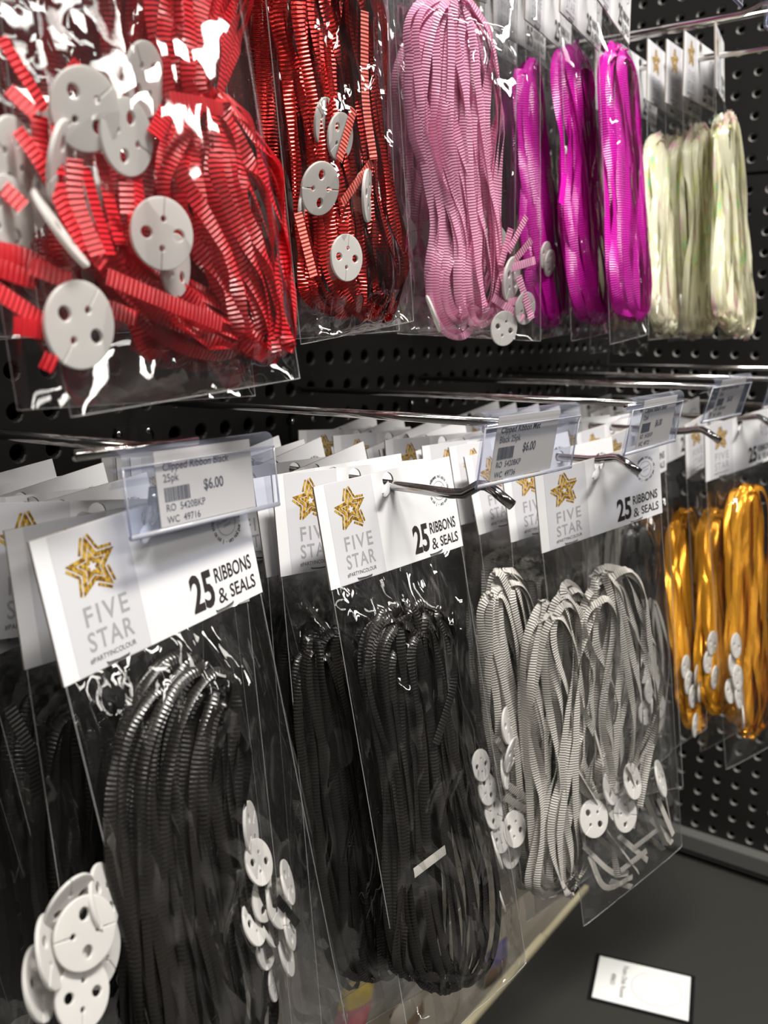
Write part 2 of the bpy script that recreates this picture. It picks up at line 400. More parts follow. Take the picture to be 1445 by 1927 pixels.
def flap_mesh():
    """the die-cut flap of the hang hole, pushed out by the wire"""
    b = MB(); n = 9
    vs, fs = [], []
    for i in range(n):
        t = i / (n - 1); x = -0.0005 - 0.0115 * t; wd = 0.0030 * math.sqrt(max(0.0, 1 - max(0, (t - 0.65) / 0.35) ** 2)) + 0.0002
        yy = -0.0012 - 0.0050 * math.sin(t * 1.5); zc = HOLE[1] - 0.0035 - 0.0022 * t
        vs += [(x, yy, zc + wd), (x, yy - 0.0008, zc), (x, yy, zc - wd)]
    for i in range(n - 1):
        for k in range(2): fs.append((i * 3 + k, i * 3 + k + 1, i * 3 + k + 4, i * 3 + k + 3))
    b.add(vs, fs, pr('flap_plastic', (0.80, 0.81, 0.84), 0.22)); return b.mesh('hole_flap', True)
CARD_ME, PRINT_ME, STAPLE_ME, FLAP_ME = card_mesh(), print_mesh(), staple_mesh(), flap_mesh()

def seal_mesh():
    """balloon clip: disc with two round holes and two keyhole slits"""
    R, n = 0.0125, 56; out = []
    slit, kr, kd = 0.0005, 0.0015, 0.0052
    for half in (0, 1):
        base = half * math.pi
        a_s = math.asin(slit / R)
        for k in range(n // 2 + 1):
            a = base - math.pi / 2 + a_s + (math.pi - 2 * a_s) * k / (n // 2)
            out.append((R * math.cos(a), R * math.sin(a)))
        # slit at angle base + 90deg going in to the keyhole and back out
        d = base + math.pi / 2; c, s = math.cos(d), math.sin(d)
        def P(x, y): return (c * y + s * x, s * y - c * x)
        # along +d axis; x to the side.  we arrive at x>0 side
        loop = []
        for k in range(9):
            th = math.pi / 2 - 0.35 - (2 * math.pi - 0.7) * k / 8
            loop.append(P(kr * math.cos(th), kd + kr * math.sin(th)))
        out += loop
    holes = [circle(0.0066, 0.0004, 0.0027, 18, 0.0024), circle(-0.0066, -0.0004, 0.0027, 18, 0.0024)]
    me = curve_mesh('seal', [out] + holes, extrude=0.0004, bevel=0.0003, res=2)
    me.materials.clear(); me.materials.append(SEAL); me.polygons.foreach_set('use_smooth', [False] * len(me.polygons))
    b = MB(); b.mesh_data(me, plane_M(), SEAL); return b.mesh('seal')
SEAL_ME = seal_mesh()

# ------------------------------------------------------------------ ribbons
def strip(path, nrm, width, lengths=None, cup=0.12):
    P = np.asarray(path, float); n = len(P)
    T = np.gradient(P, axis=0); T /= (np.linalg.norm(T, axis=1, keepdims=True) + 1e-12)
    Nn = np.asarray(nrm, float); Nn = Nn - (Nn * T).sum(1, keepdims=True) * T; Nn /= (np.linalg.norm(Nn, axis=1, keepdims=True) + 1e-9)
    S = np.cross(T, Nn)
    d = np.r_[0, np.cumsum(np.linalg.norm(np.diff(P, axis=0), axis=1))]
    vs = np.empty((n, 3, 3)); uv = np.empty((n, 3, 2))
    for k, a in enumerate((-1, 0, 1)):
        vs[:, k] = P + S * (a * width / 2) + Nn * (0 if a == 0 else -cup * width * 0.5)
        uv[:, k, 0] = a * 0.5 + 0.5; uv[:, k, 1] = d
    fs = [(i * 3 + k, i * 3 + k + 1, i * 3 + k + 4, i * 3 + k + 3) for i in range(n - 1) for k in (0, 1)]
    return vs.reshape(-1, 3), uv.reshape(-1, 2), fs
def resample(pts, n):
    P = np.asarray(pts, float)
    if len(P) > 2:                                       # smooth with a Catmull-Rom pass
        Q = []; E = np.vstack([2 * P[0] - P[1], P, 2 * P[-1] - P[-2]])
        for i in range(1, len(E) - 2):
            for t in np.linspace(0, 1, 12, endpoint=False):
                a, b_, c, d = E[i - 1], E[i], E[i + 1], E[i + 2]
                Q.append(0.5 * ((2 * b_) + (c - a) * t + (2 * a - 5 * b_ + 4 * c - d) * t * t + (3 * b_ - a - 3 * c + d) * t ** 3))
        Q.append(P[-1]); P = np.array(Q)
    s = np.r_[0, np.cumsum(np.linalg.norm(np.diff(P[:, :3], axis=0), axis=1))]
    q = np.linspace(0, s[-1], n)
    return np.stack([np.interp(q, s, P[:, k]) for k in range(P.shape[1])], 1)

class Frame:
    """local frame of one hanging bag: u across, v down, w out of the front"""
    def __init__(s, TL, TR, BL, BR):
        s.TL, s.TR, s.BL, s.BR = [np.asarray(q, float) for q in (TL, TR, BL, BR)]
        ed = unit(s.BL + s.BR - s.TL - s.TR); ex = s.TR + s.BR - s.TL - s.BL; ex = unit(ex - np.dot(ex, ed) * ed)
        s.ex, s.ed = ex, ed; s.n = -np.cross(ex, ed); s.O = (s.TL + s.TR + s.BL + s.BR) / 4
        s.H = (np.linalg.norm(s.TL - s.BL) + np.linalg.norm(s.TR - s.BR)) / 2
    def uv(s, px, py, w=0.0):
        q = on_plane(px, py, s.O + s.n * w, s.n) - s.O
        return np.array([np.dot(q, s.ex), np.dot(q, s.ed)])
    def P(s, u, v, w): return s.O + u * s.ex + v * s.ed + w * s.n
    def bil(s, a, t):                                    # a in -1..1 across, t in 0..1 down
        L_ = s.TL + (s.BL - s.TL) * t; R2 = s.TR + (s.BR - s.TR) * t
        return L_ + (R2 - L_) * (a + 1) / 2

def hank_nodes(fr, px_nodes, w):
    out = []
    for (x, y, hw) in px_nodes:
        c = fr.uv(x, y, w); l = fr.uv(x - hw, y, w); r = fr.uv(x + hw, y, w)
        out.append((c[0], c[1], np.linalg.norm(r - l) / 2))
    return out
def make_loops(fr, nodes, n, D, width, rng, w0=0.0, twist=0.7, m=44, spread=1.0, top_gap=0.08, bot_gap=0.08, wob=0.14, cup=0.12):
    """a hank: n separate closed loops of ribbon following the centre line nodes (u, v, halfwidth)"""
    C = resample(nodes, 80); tt = np.linspace(0, 1, 80)
    ex, ed, en = fr.ex, fr.ed, fr.n
    loops = []
    for i in range(n):
        s1 = rng.uniform(-1, 1) * spread; s2 = s1 + rng.choice((-1, 1)) * rng.uniform(0.35, 1.1)
        if abs(s2) > 1: s2 = s1 - (s2 - s1)
        s2 = max(-1, min(1, s2))
        q1, q2 = rng.uniform(-0.2, 1), rng.uniform(-1, 0.9)
        a, b_ = rng.uniform(0.0, top_gap), 1 - rng.uniform(0.0, bot_gap)
        f1, p1, p2 = rng.uniform(5, 11), rng.uniform(0, 6.3), rng.uniform(0, 6.3)
        tw, ph, tf = rng.uniform(0.25, 1.0) * twist, rng.uniform(0, 6.3), rng.uniform(0.6, 1.8)
        hwid = np.interp([a, b_], tt, C[:, 2]); Ltot = np.linalg.norm(C[-1, :2] - C[0, :2])
        K = m
        ang = np.linspace(0, 2 * math.pi, 2 * K, endpoint=True)
        # vertical coordinate with rounded ends, lateral with quick swing at the ends
        cv = np.cos(ang); vv = 0.5 - 0.5 * np.sign(cv) * np.abs(cv) ** 0.55
        lat = np.sin(ang); lat = np.sign(lat) * (1 - (1 - np.abs(lat)) ** 2.6)
        s = (s1 + s2) / 2 + (s1 - s2) / 2 * lat
        q = (q1 + q2) / 2 + (q1 - q2) / 2 * lat
        t = a + (b_ - a) * vv
        s = s + wob * np.sin(f1 * t + p1 + (lat > 0) * 1.7)
        cx, cy, hw = (np.interp(t, tt, C[:, k]) for k in range(3))
        # perpendicular of the centre line
        dx = np.interp(t, tt, np.gradient(C[:, 0])); dy = np.interp(t, tt, np.gradient(C[:, 1])); dl = np.hypot(dx, dy) + 1e-9
        px_, py_ = dy / dl, -dx / dl
        u = cx + px_ * s * hw; v = cy + py_ * s * hw
        wv = w0 + D * q * np.sqrt(np.clip(1.05 - np.minimum(np.abs(s), 1) ** 2, 0.05, 1)) + 0.0012 * np.sin(7 * t + p2)
        P = fr.O + u[:, None] * ex + v[:, None] * ed + wv[:, None] * en
        T = np.gradient(P, axis=0); T /= np.linalg.norm(T, axis=1, keepdims=True) + 1e-12
        K2 = np.gradient(T, axis=0); kl = np.linalg.norm(K2, axis=1, keepdims=True)
        fwd = en * 1.0 + (np.clip(s, -1, 1) * 0.9)[:, None] * ex
        th = tw * np.sin(tf * 6.28 * t + ph)
        side = np.cross(T, fwd)
        N0 = fwd * np.cos(th)[:, None] + side * np.sin(th)[:, None] - K2 * 6.0
        vs, uv, fs = strip(P, N0, width, cup=cup)
        loops.append((vs, uv, fs))
    return loops
def add_hank(parent, fr, px_nodes, mat, n, D, rng, width=0.0052, w0=0.0, joined=False, **kw):
    nodes = hank_nodes(fr, px_nodes, w0) if len(px_nodes[0]) == 3 and abs(px_nodes[0][1]) + abs(px_nodes[0][0]) > 3 else px_nodes
    loops = make_loops(fr, nodes, n, D, width, rng, w0, **kw)
    inv = np.array(parent.matrix_world.inverted())
    if joined:
        V, U, F = [], [], []
        for vs, uv, fs in loops:
            b0 = sum(len(x) for x in V); V.append(vs); U.append(uv); F += [tuple(k + b0 for k in f) for f in fs]
        loops = [(np.vstack(V), np.vstack(U), F)]
    for vs, uv, fs in loops:
        vl = vs @ inv[:3, :3].T + inv[:3, 3]
        link('ribbon_hank' if joined else 'ribbon', mesh_from('ribbon', vl, fs, mat, uv, True), parent)
def add_end(parent, fr, px, mat, w, width=0.0052, rng=RNG, name='ribbon_end', tilt=0.35):
    pts = []
    for (x, y) in px:
        a = fr.uv(x, y, w); pts.append(fr.P(a[0], a[1], w + rng.uniform(-0.0015, 0.0015)))
    P = resample(np.array(pts), max(6, 8 * len(px))); d = rng.uniform(-tilt, tilt)
    vs, uv, fs = strip(P, np.tile(fr.n + d * fr.ex, (len(P), 1)), width, cup=0.06)
    inv = np.array(parent.matrix_world.inverted())
    link(name, mesh_from(name, vs @ inv[:3, :3].T + inv[:3, 3], fs, mat, uv, True), parent)
def add_seal(parent, fr, px, py, ang, w, sq=1.0, axis=0.0, size=1.0, rng=RNG):
    """a seal facing out of the bag; sq < 1 turns it away about an in-plane axis"""
    a = fr.uv(px, py, w); c = fr.P(a[0], a[1], w)
    t = math.acos(max(0.05, min(1, sq)))
    nn = unit(0.45 * fr.n + 0.55 * unit(CAM - c)); e1 = unit(fr.ex - np.dot(fr.ex, nn) * nn); B = np.stack([e1, -nn, np.cross(e1, -nn)], 1)
    Bm = Matrix([list(B[i]) + [0] for i in range(3)] + [[0, 0, 0, 1]])
    M_ = Matrix.Translation(c) @ Bm @ Matrix.Rotation(axis, 4, 'Y') @ Matrix.Rotation(t, 4, 'Z') @ Matrix.Rotation(ang, 4, 'Y') @ Matrix.Scale(size, 4)
    o = link('seal', SEAL_ME, parent); o.matrix_parent_inverse = Matrix.Identity(4); o.matrix_local = parent.matrix_world.inverted() @ M_
    return o

# ------------------------------------------------------------------ film bag
def film(parent, fr, depth, rng, nu=30, nv=64, amp=1.0, bottom=0.10, back=0.6, seam=True, mat=None, fs=1.0, vert=1.0):
    seed = rng.uniform(0, 100); inv = np.array(parent.matrix_world.inverted())
    V, F = [], []
    def disp(a, t, k):
        e = max(0.0, 1 - abs(a) ** 3.0); r = min(1, t / 0.16) ** 0.8 * min(1.0, (1 - t) / bottom + 0.02) ** 0.6
        bulge = depth * e ** 0.6 * r
        edge = min(1, (1 - abs(a)) * 6) * min(1, t * 12) * min(1, (1 - t) * 14 + 0.15)
        p = Vector((a * 0.055 * fs, t * fr.H * fs, k * 0.37 + seed))
        n1 = noise.noise(p * 38) * 0.0018
        q = Vector((p.x * 46, p.y * 20, p.z)); 
        vd = noise.voronoi(q)[0]; n2 = (vd[1] - vd[0] - 0.35) * 0.0020
        q = Vector((p.x * 120 + noise.noise(p * 30) * 2, p.y * 12, p.z)); n3 = abs(noise.noise(q)) * -0.0018 * vert
        q = Vector((p.x * 190, p.y * 120, p.z)); vd = noise.voronoi(q)[0]; n4 = (vd[1] - vd[0]) * 0.0002
        return bulge, (n1 + n2 + n3 + n4 + 0.0006) * amp * edge
    for k, sg in ((0, 1.0), (1, -back)):
        base = len(V)
        for j in range(nv + 1):
            t = j / nv
            for i in range(nu + 1):
                a = -1 + 2 * i / nu
                bl, nz = disp(a, t, k)
                V.append(fr.bil(a, t) + fr.n * (sg * bl + nz * (1 if sg > 0 else -1)))
        for j in range(nv):
            for i in range(nu):
                q = base + j * (nu + 1) + i
                F.append((q, q + 1, q + nu + 2, q + nu + 1))
    V = np.array(V); o = link('film_bag', mesh_from('film_bag', V @ inv[:3, :3].T + inv[:3, 3], F, mat or FILM, smooth=True), parent)
    if seam:
        b = MB()
        pts = [V[j * (nu + 1)] for j in range(nv + 1)] + [V[nv * (nu + 1) + i] for i in range(1, nu + 1)] + [V[j * (nu + 1) + nu] for j in range(nv - 1, -1, -1)]
        b.tube([inv[:3, :3] @ q + inv[:3, 3] for q in pts], 0.00026, SEAM, 5)
        b.build('bag_seam', o, True)
    return o

# ------------------------------------------------------------------ packets
def card_matrix(x, y, z, yaw, pitch, roll):
    """hang hole position and angles in degrees -> matrix of the card (origin at the middle of the top edge)"""
    Mr = Matrix.Rotation(R_(yaw), 4, 'Z') @ Matrix.Rotation(R_(pitch), 4, 'X') @ Matrix.Rotation(R_(roll), 4, 'Y')
    return Matrix.Translation((x, y, z + ZUP)) @ Mr @ Matrix.Translation((0, 0, 0.006))
def card_parts(p, flap=True, printed=True):
    c = link('header_card', CARD_ME, p)
    if printed: link('card_print', PRINT_ME, c)
    if flap: link('hole_flap', FLAP_ME, c)
    for u, v, rz in ((0.232, 0.976, 8), (0.775, 0.972, -6)):
        s = link('staple', STAPLE_ME, c); s.location = ((u - 0.5) * CW, 0, -v * CH); s.rotation_euler = (0, R_(rz * 0.4), 0)
    return c
def frame_under_card(p, bl_px=None, br_px=None, length=0.235, inset=0.001, sag=None):
    Mw = p.matrix_world
    TL = np.array(Mw @ Vector((-CW / 2 + inset, 0, -CH + 0.0006))); TR = np.array(Mw @ Vector((CW / 2 - inset, 0, -CH + 0.0006)))
    dn = np.array(Mw.to_3x3() @ Vector((0, 0, -1)))
    if sag is not None: dn = unit(dn * (1 - sag) + np.array([0, 0, -1.0]) * sag)
    BL = TL + dn * length; BR = TR + dn * length
    if bl_px: BL = at_dist(*bl_px, TL, length, BL)
    if br_px: BR = at_dist(*br_px, TR, length, BR)
    return Frame(TL, TR, BL, BR)

# ------------------------------------------------------------------ hooks and price-tag holders
HX = [-1.01, -0.833, -0.655, -0.477, -0.30]
ORD = ['first', 'second', 'third', 'fourth', 'fifth', 'sixth', 'seventh', 'eighth', 'ninth', 'tenth', 'eleventh', 'twelfth', 'thirteenth', 'fourteenth']
def make_hook(X, zw, zb, label, group, tip_up=0.0035, L=0.297, bar=True, dz_front=0.0, short=False):
    h = thing('pegboard_hook', label, 'hook', Matrix.Translation((X, 0, zw + ZUP)), group)
    b = MB(); b.box((-0.015, -0.0022, -0.006), (0.015, -0.0003, 0.014), BLACKM); b.build('backplate', h)
    for s in (-1, 1):
        b = MB(); b.tube([(s * 0.0127, 0.012, 0.010), (s * 0.0127, 0.002, 0.010), (s * 0.0127, -0.003, 0.010)], 0.0022, CHROME, 8); b.build('prong', h, True)
    b = MB()
    b.tube([(0, -0.002, -0.002), (0, -0.10, -0.002), (0, -0.222, 0.0), (0, -0.229, 0.003), (0, -0.2335, 0.010), (0, -0.2350, 0.018)] if short else [(0, -0.002, -0.002), (0, -0.10, -0.002), (0, -0.262, dz_front - 0.001), (0, -0.270, dz_front), (0, -0.279, tip_up), (0, -0.2835, tip_up + 0.0002), (0, -0.2885, tip_up - 0.002), (0, -0.299, -0.0048)], 0.0029, CHROME, 12)
    b.build('wire_arm', h, True)
    if bar:
        b = MB(); z = zb - zw
        b.tube([(0, -0.002, z - 0.003), (0, -0.15, z), (0, -(0.225 if short else 0.298), z + 0.002)], 0.0025, CHROME, 12)
        yb = -0.226 if short else -0.299; b.tube([(-0.030, yb, z + 0.002), (0.030, yb, z + 0.002)], 0.0022, CHROME, 10)
        b.build('label_bar', h, True)
    return h
lowZ = [0.4985, 0.4945, 0.4885, 0.492, 0.4885]
barZ = [0.5300, 0.5295, 0.5275, 0.5290, 0.5275]
lowname = ['black ribbon packets nearest the left', 'black ribbon packets in the middle', 'silver grey ribbon packets', 'clear and black packets behind the grey ones', 'gold ribbon packets']
for i in range(5):
    make_hook(HX[i], lowZ[i], barZ[i], 'chrome double-wire hook of the lower row carrying ' + lowname[i], 'lower row hooks', dz_front=-0.002 if i == 1 else 0.0015, short=(i == 0))
make_hook(-0.122, 0.4905, 0.530, 'chrome double-wire hook of the lower row farthest right beyond the gold packets', 'lower row hooks')
upname = ['matte red ribbon packets', 'metallic red ribbon packets', 'pink ribbon packets', 'magenta ribbon packets']
for i in range(4):
    make_hook(HX[i], 0.863, 0.898, 'chrome hook of the upper row carrying ' + upname[i], 'upper row hooks')
make_hook(-0.30, 0.8315, 0.859, 'chrome double-wire hook of the upper row carrying ivory iridescent packets', 'upper row hooks')
make_hook(-0.392, 0.838, 0.90, 'chrome wire hook of the upper row between the magenta and ivory packets', 'upper row hooks', bar=False, L=0.26)

def tag_local(label, body, M_, paper=(0.20, 0.80), skew=0.0, W=0.09, H=0.0315, blank=False):
    t = thing('price_tag_holder', label, 'price tag', M_, 'clear price tag holders')
    b = MB()
    r = 0.0042
    # rolled clip along the top, split open at the back, with the little lip below it
    vs, fs = [], []; n = 14
    for i in range(n + 1):
        a = R_(-60) + R_(290) * i / n
        for x in (-W / 2, W / 2): vs.append((x, r * 0.2 + r * math.sin(a) * -1, -r * 0.2 + r * math.cos(a)))
    prof = [(0.0035, -0.0085), (0.0062, -0.0115)]
    for y, z in prof:
        for x in (-W / 2, W / 2): vs.append((x, y, z))
    for i in range(n + len(prof)):
        if i == n: continue
        fs.append((2 * i, 2 * i + 1, 2 * i + 3, 2 * i + 2))
    b.add(vs, fs, PVC)
    # two-leaf sleeve holding the paper
    for y in (-0.0030, -0.0012):
        b.add([(-W / 2, y, -H), (W / 2, y, -H), (W / 2, y, -0.003), (-W / 2, y, -0.003)], [(0, 1, 2, 3)], PVC)
    b.build('clear_holder', t, False)
    b = MB()
    b.tube([(-W / 2, -0.0032, -0.003), (-W / 2, -0.0032, -H)], 0.00045, PVC_EDGE, 6)
    b.tube([(W / 2, -0.0032, -0.003), (W / 2, -0.0032, -H)], 0.00045, PVC_EDGE, 6)
    b.tube([(-W / 2, -0.0030, -H), (W / 2, -0.0030, -H)], 0.0011, PVC_EDGE, 8)
    b.tube([(-W / 2, -0.0034, -0.0035), (W / 2, -0.0034, -0.0035)], 0.0005, PVC_EDGE, 6)
    b.build('holder_rim', t, True)
    x0, x1 = (paper[0] - 0.5) * W, (paper[1] - 0.5) * W
    b = MB(); b.box((x0, -0.00225, -H + 0.0012), (x1, -0.00195, 0.0012), PAPER); p = b.build('paper_label', t)
    if body:
        b = MB(); pw = x1 - x0; Mx = plane_M(0, 0, -0.00235)
        def tx(s, u, v, h, wsc=0.9, off=0.0, sh=0.0):
            me = text_mesh(s, h, wsc, off, 1.0, 'LEFT', sh); b.mesh_data(me, Mx @ Matrix.Translation((x0 + u * pw, -v * H, 0)), INK)
        tx(body[0], 0.06, 0.225, 0.0033, 0.98, 0.012, 0.2)
        tx(body[1], 0.06, 0.375, 0.0033, 0.95, 0.008)
        tx(body[2], 0.45, 0.565, 0.0046, 0.85, 0.02)
        tx(body[3], 0.06, 0.765, 0.0030, 0.95, 0.008)
        tx(body[4], 0.06, 0.925, 0.0030, 0.95, 0.008)
        rg = random.Random(len(body[0]) + 3); x = x0 + 0.06 * pw; xe = x0 + 0.30 * pw
        while x < xe:
            wd = rg.choice((0.00022, 0.0004, 0.0006))
            b.box((x, -0.00240, -0.64 * H), (x + wd, -0.00230, -0.45 * H), INK); x += wd + rg.choice((0.00025, 0.0004))
        b.build('label_print', p)
    return t
def pose(X, Y, Z, rx, ry, rz):
    v = Vector((R_(rx), R_(ry), R_(rz))); a = v.length
    return Matrix.Translation((X, Y, Z + ZUP)) @ Matrix.Rotation(a, 4, v.normalized() if a > 1e-6 else Vector((1, 0, 0)))
tag_local('clear price tag holder with a cream $6.00 label above the left black packets', ('Clipped Ribbon Black', '25pk', '$6.00', 'RO  5420BKP', 'WC  49716'), pose(-0.985, -0.2330, 0.5296, -6.5, 0.5, 4.0), (0.19, 0.83), H=0.0300, W=0.089)
tag_local('tilted clear price tag holder with a cream $6.00 label above the middle black packets', ('Clipped Ribbon Met', 'Black 25pk', '$6.00', 'RO  5420BKP', 'WC  49736'), pose(-0.833, -0.308, 0.5373, 7.8, 0.1, -3.8), (0.13, 0.77))
tag_local('tilted clear price tag holder above the silver grey packets', ('Clipped Ribbon Silver', '25pk', '$6.00', 'RO  5420SVP', 'WC  49722'), pose(-0.655, -0.3067, 0.5332, 8.0, -0.2, -0.5), (0.22, 0.88))
tag_local('small clear price tag holder between the grey and the gold packets', ('Clipped Ribbon White', '25pk', '$6.00', 'RO  5420WHP', 'WC  49724'), pose(-0.477, -0.3034, 0.5375, 14.0, -0.4, -3.0), (0.22, 0.86))
tag_local('clear price tag holder cut by the right edge above the gold packets', ('Clipped Ribbon Gold', '25pk', '$6.00', 'RO  5420GDP', 'WC  49720'), pose(-0.300, -0.3034, 0.5365, 12.0, -0.4, -3.0), (0.22, 0.86))
q = on_axis(1437, 47, 1, -0.31)
tag_local('clear price tag holder at the top right corner above the ivory packets', None, pose(q[0] + 0.045, -0.31, q[2] - ZUP + 0.0305, 3, 0, 0), (0.2, 0.85))
q = on_axis(1392, 9, 1, -0.31)
tag_local('clear price tag holder tip at the top edge above the ivory hook wire', None, pose(q[0] - 0.045, -0.31, q[2] - ZUP + 0.0305, 3, 0, 0), (0.2, 0.85))

# ------------------------------------------------------------------ packet builders
def packet(M_, label, group):
    return thing('ribbon_packet', label, 'ribbon packet', M_, group)
def copy_tree(o, parent=None):
    c = o.copy(); COL.objects.link(c)
    if parent is not None:
        c.parent = parent
    for ch in o.children: copy_tree(ch, c)
    return c
def rear_template(mat, rng, length=0.29, seals=5, n=13, depth=0.008, ush=0.0):
    """a packet of the stack behind the front one, hung at the origin"""
    p = packet(Matrix.Identity(4), 'x', 'x'); card_parts(p, flap=False)
    i = 0.0015; TL = (-CW / 2 + i, 0, -CH + 0.0006); TR = (CW / 2 - i, 0, -CH + 0.0006)
    fr = Frame(TL, TR, (TL[0], 0, TL[2] - length), (TR[0], 0, TR[2] - length))
    film(p, fr, depth, rng, 16, 30, 1.0, seam=True)
    h = length / 2
    nodes = [(0.002 + ush, -h * 0.80, 0.020), (-0.002 + ush, -h * 0.45, 0.030 - ush * 0.3), (ush, 0.0, 0.027), (0.004 + ush * 0.6, h * 0.45, 0.033), (0.002, h * 0.82, 0.022)]
    add_hank(p, fr, nodes, mat, n, depth * 0.75, rng, joined=True, m=26)
    for k in range(seals):
        u, v = rng.uniform(-0.035, 0.035), rng.uniform(0.3, 0.8) * h
        B = Matrix([[1, 0, 0, u], [0, 1, 0, -depth * 0.5 + rng.uniform(-0.003, 0.001)], [0, 0, 1, TL[2] - h - v], [0, 0, 0, 1]])
        o = link('seal', SEAL_ME, p); o.matrix_local = B @ Matrix.Rotation(rng.uniform(0, 6), 4, 'Y') @ Matrix.Rotation(rng.uniform(-0.3, 0.3), 4, 'Z')
    return p
def place_rear(template, poses, label_fmt, group, first=1):
    used = False
    for k, ps in enumerate(poses):
        o = copy_tree(template) if used else template
        used = True
        o.matrix_world = card_matrix(*ps); o['label'] = label_fmt % ORD[min(k + first, len(ORD) - 1)]; o['group'] = group
    return

# ================================================================== LOWER ROW
bpy.context.view_layer.update()
# ---- hook 1: black packets at the left
G1 = 'black packets on the left lower hook'
p = packet(card_matrix(-1.0096, -0.2294, 0.5033, 2.0, -8.7, -4.8), 'front black ribbon packet at lower left with white seals and white header card', G1)
bpy.context.view_layer.update(); card_parts(p)
fr = frame_under_card(p, None, None, 0.275)
rng = random.Random(101)
film(p, fr, 0.014, rng, 48, 100, 2.6, vert=1.6, fs=0.8, mat=FILM_CRISP)
add_hank(p, fr, [(405, 1262, 45), (370, 1320, 95), (345, 1420, 120), (345, 1560, 118), (365, 1720, 115), (395, 1900, 115), (420, 2050, 95)], RIB['black'], 25, 0.0115, rng, twist=1.15, top_gap=0.14, wob=0.06, cup=0.4)
for x, y, a, sq, ax, w_, sz in ((155, 1872, 0.2, 0.92, 0.3, 0.009, 0.92), (160, 1755, 1.3, 0.95, 0.6, 0.008, 1.0), (95, 1790, 0.8, 0.55, 0.2, 0.006, 1.0), (130, 1700, 2.0, 0.7, 1.2, 0.004, 0.9),
                                (487, 1622, 0.4, 0.80, 0.1, 0.010, 0.78), (541, 1660, 1.0, 0.55, 0.2, 0.010, 0.78), (497, 1690, 2.1, 0.78, 0.4, 0.009, 0.78), (478, 1735, 0.3, 0.7, 0.1, 0.010, 0.78), (505, 1740, 0.3, 0.55, 0.1, 0.006, 0.78), (545, 1745, 1.9, 0.55, 0.3, 0.009, 0.78),
                                (472, 1560, 1.0, 0.55, 0.3, 0.004, 0.95), (490, 1830, 0.6, 0.5, 0.8, 0.006, 0.7), (515, 1850, 1.6, 0.6, 0.4, 0.005, 0.6), (195, 1690, 0.9, 0.6, 0.2, 0.002, 1.0), (190, 1790, 2.2, 0.75, 0.5, 0.003, 1.0), (75, 1850, 0.4, 0.6, 0.2, 0.003, 1.0), (525, 1700, 1.2, 0.75, 0.2, 0.0085, 0.85), (500, 1775, 0.2, 0.7, 0.4, 0.0075, 0.85), (538, 1790, 0.9, 0.55, 0.2, 0.007, 0.85)):
    add_seal(p, fr, x, y, a, w_, sq, ax, sz)
for px in (((492, 1655), (500, 1760), (505, 1800)), ((520, 1690), (560, 1740)), ((515, 1650), (520, 1780))):
    add_end(p, fr, px, RIB['black'], 0.0105, 0.004)
q = packet(card_matrix(-1.0024, -0.2107, 0.4991, -7.4, -5.0, -1.8), 'second black ribbon packet from the front on the left lower hook', G1)
bpy.context.view_layer.update(); card_parts(q); f2 = frame_under_card(q, None, None, 0.270); rng = random.Random(102)
film(q, f2, 0.010, rng, 24, 50, 1.1); add_hank(q, f2, [(-0.005, -0.10, 0.03), (0, -0.05, 0.036), (0, 0.03, 0.034), (0, 0.09, 0.036), (0, 0.115, 0.026)], RIB['black'], 18, 0.007, rng, joined=True)
add_end(q, f2, ((20, 1330), (60, 1420), (75, 1500)), RIB['black'], 0.006)
q = packet(card_matrix(-1.0029, -0.1866, 0.4987, -7.1, -7.6, 6.3), 'third black ribbon packet from the front on the left lower hook', G1)
bpy.context.view_layer.update(); card_parts(q); f2 = frame_under_card(q, None, None, 0.270, sag=0.3); rng = random.Random(103)
film(q, f2, 0.008, rng, 16, 30, 1.0); add_hank(q, f2, [(0, -0.11, 0.03), (0, 0.0, 0.034), (0, 0.13, 0.026)], RIB['black'], 14, 0.006, rng, joined=True, m=26)
T = rear_template(RIB['black'], random.Random(7), 0.285)
place_rear(T, [(-1.008, -0.168, 0.4985, 6, -9.5, -4), (-1.012, -0.152, 0.4985, 2, -10, 3), (-1.007, -0.136, 0.498, 8, -9.5, -6), (-1.010, -0.116, 0.498, 3, -10, 1), (-1.012, -0.098, 0.498, 7, -10, -5)],
           'black ribbon packet in the left stack, %s from the front', G1, 3)

# ---- hook 2: black packets in the middle
G2 = 'black packets on the middle lower hook'
p = packet(card_matrix(-0.8348, -0.2211, 0.4941, -7.8, -11.0, -2.6), 'front black ribbon packet in the middle with its card on the long bare hook tip', G2)
bpy.context.view_layer.update(); card_parts(p)
fr = frame_under_card(p, None, None, 0.272); rng = random.Random(201)
film(p, fr, 0.014, rng, 48, 100, 2.8, vert=1.6, fs=0.8, mat=FILM_CRISP)
add_hank(p, fr, [(770, 1128, 45), (775, 1200, 85), (790, 1320, 80), (805, 1450, 75), (825, 1580, 90), (845, 1700, 100), (850, 1800, 88), (842, 1862, 45)], RIB['black'], 25, 0.0115, rng, twist=1.15, top_gap=0.12, wob=0.06, cup=0.4)
add_end(p, fr, ((778, 1643), (842, 1600)), RIB['grey'], 0.0125, 0.0055, name='tie_band')
add_end(p, fr, ((845, 1230), (852, 1290), (820, 1400)), RIB['black'], 0.011, 0.0052)
for x, y, a, sq, ax, w_ in ((935, 1600, 0.3, 0.4, 0.1, -0.004), (940, 1680, 1.3, 0.35, 0.1, -0.003)):
    add_seal(p, fr, x, y, a, w_, sq, ax, 0.9)
p = packet(card_matrix(-0.8374, -0.1996, 0.4946, -14.7, -8.3, 0.4), 'second black ribbon packet from the front on the middle lower hook', G2)
bpy.context.view_layer.update(); card_parts(p, flap=False)
f2 = frame_under_card(p, None, None, 0.270); rng = random.Random(202)
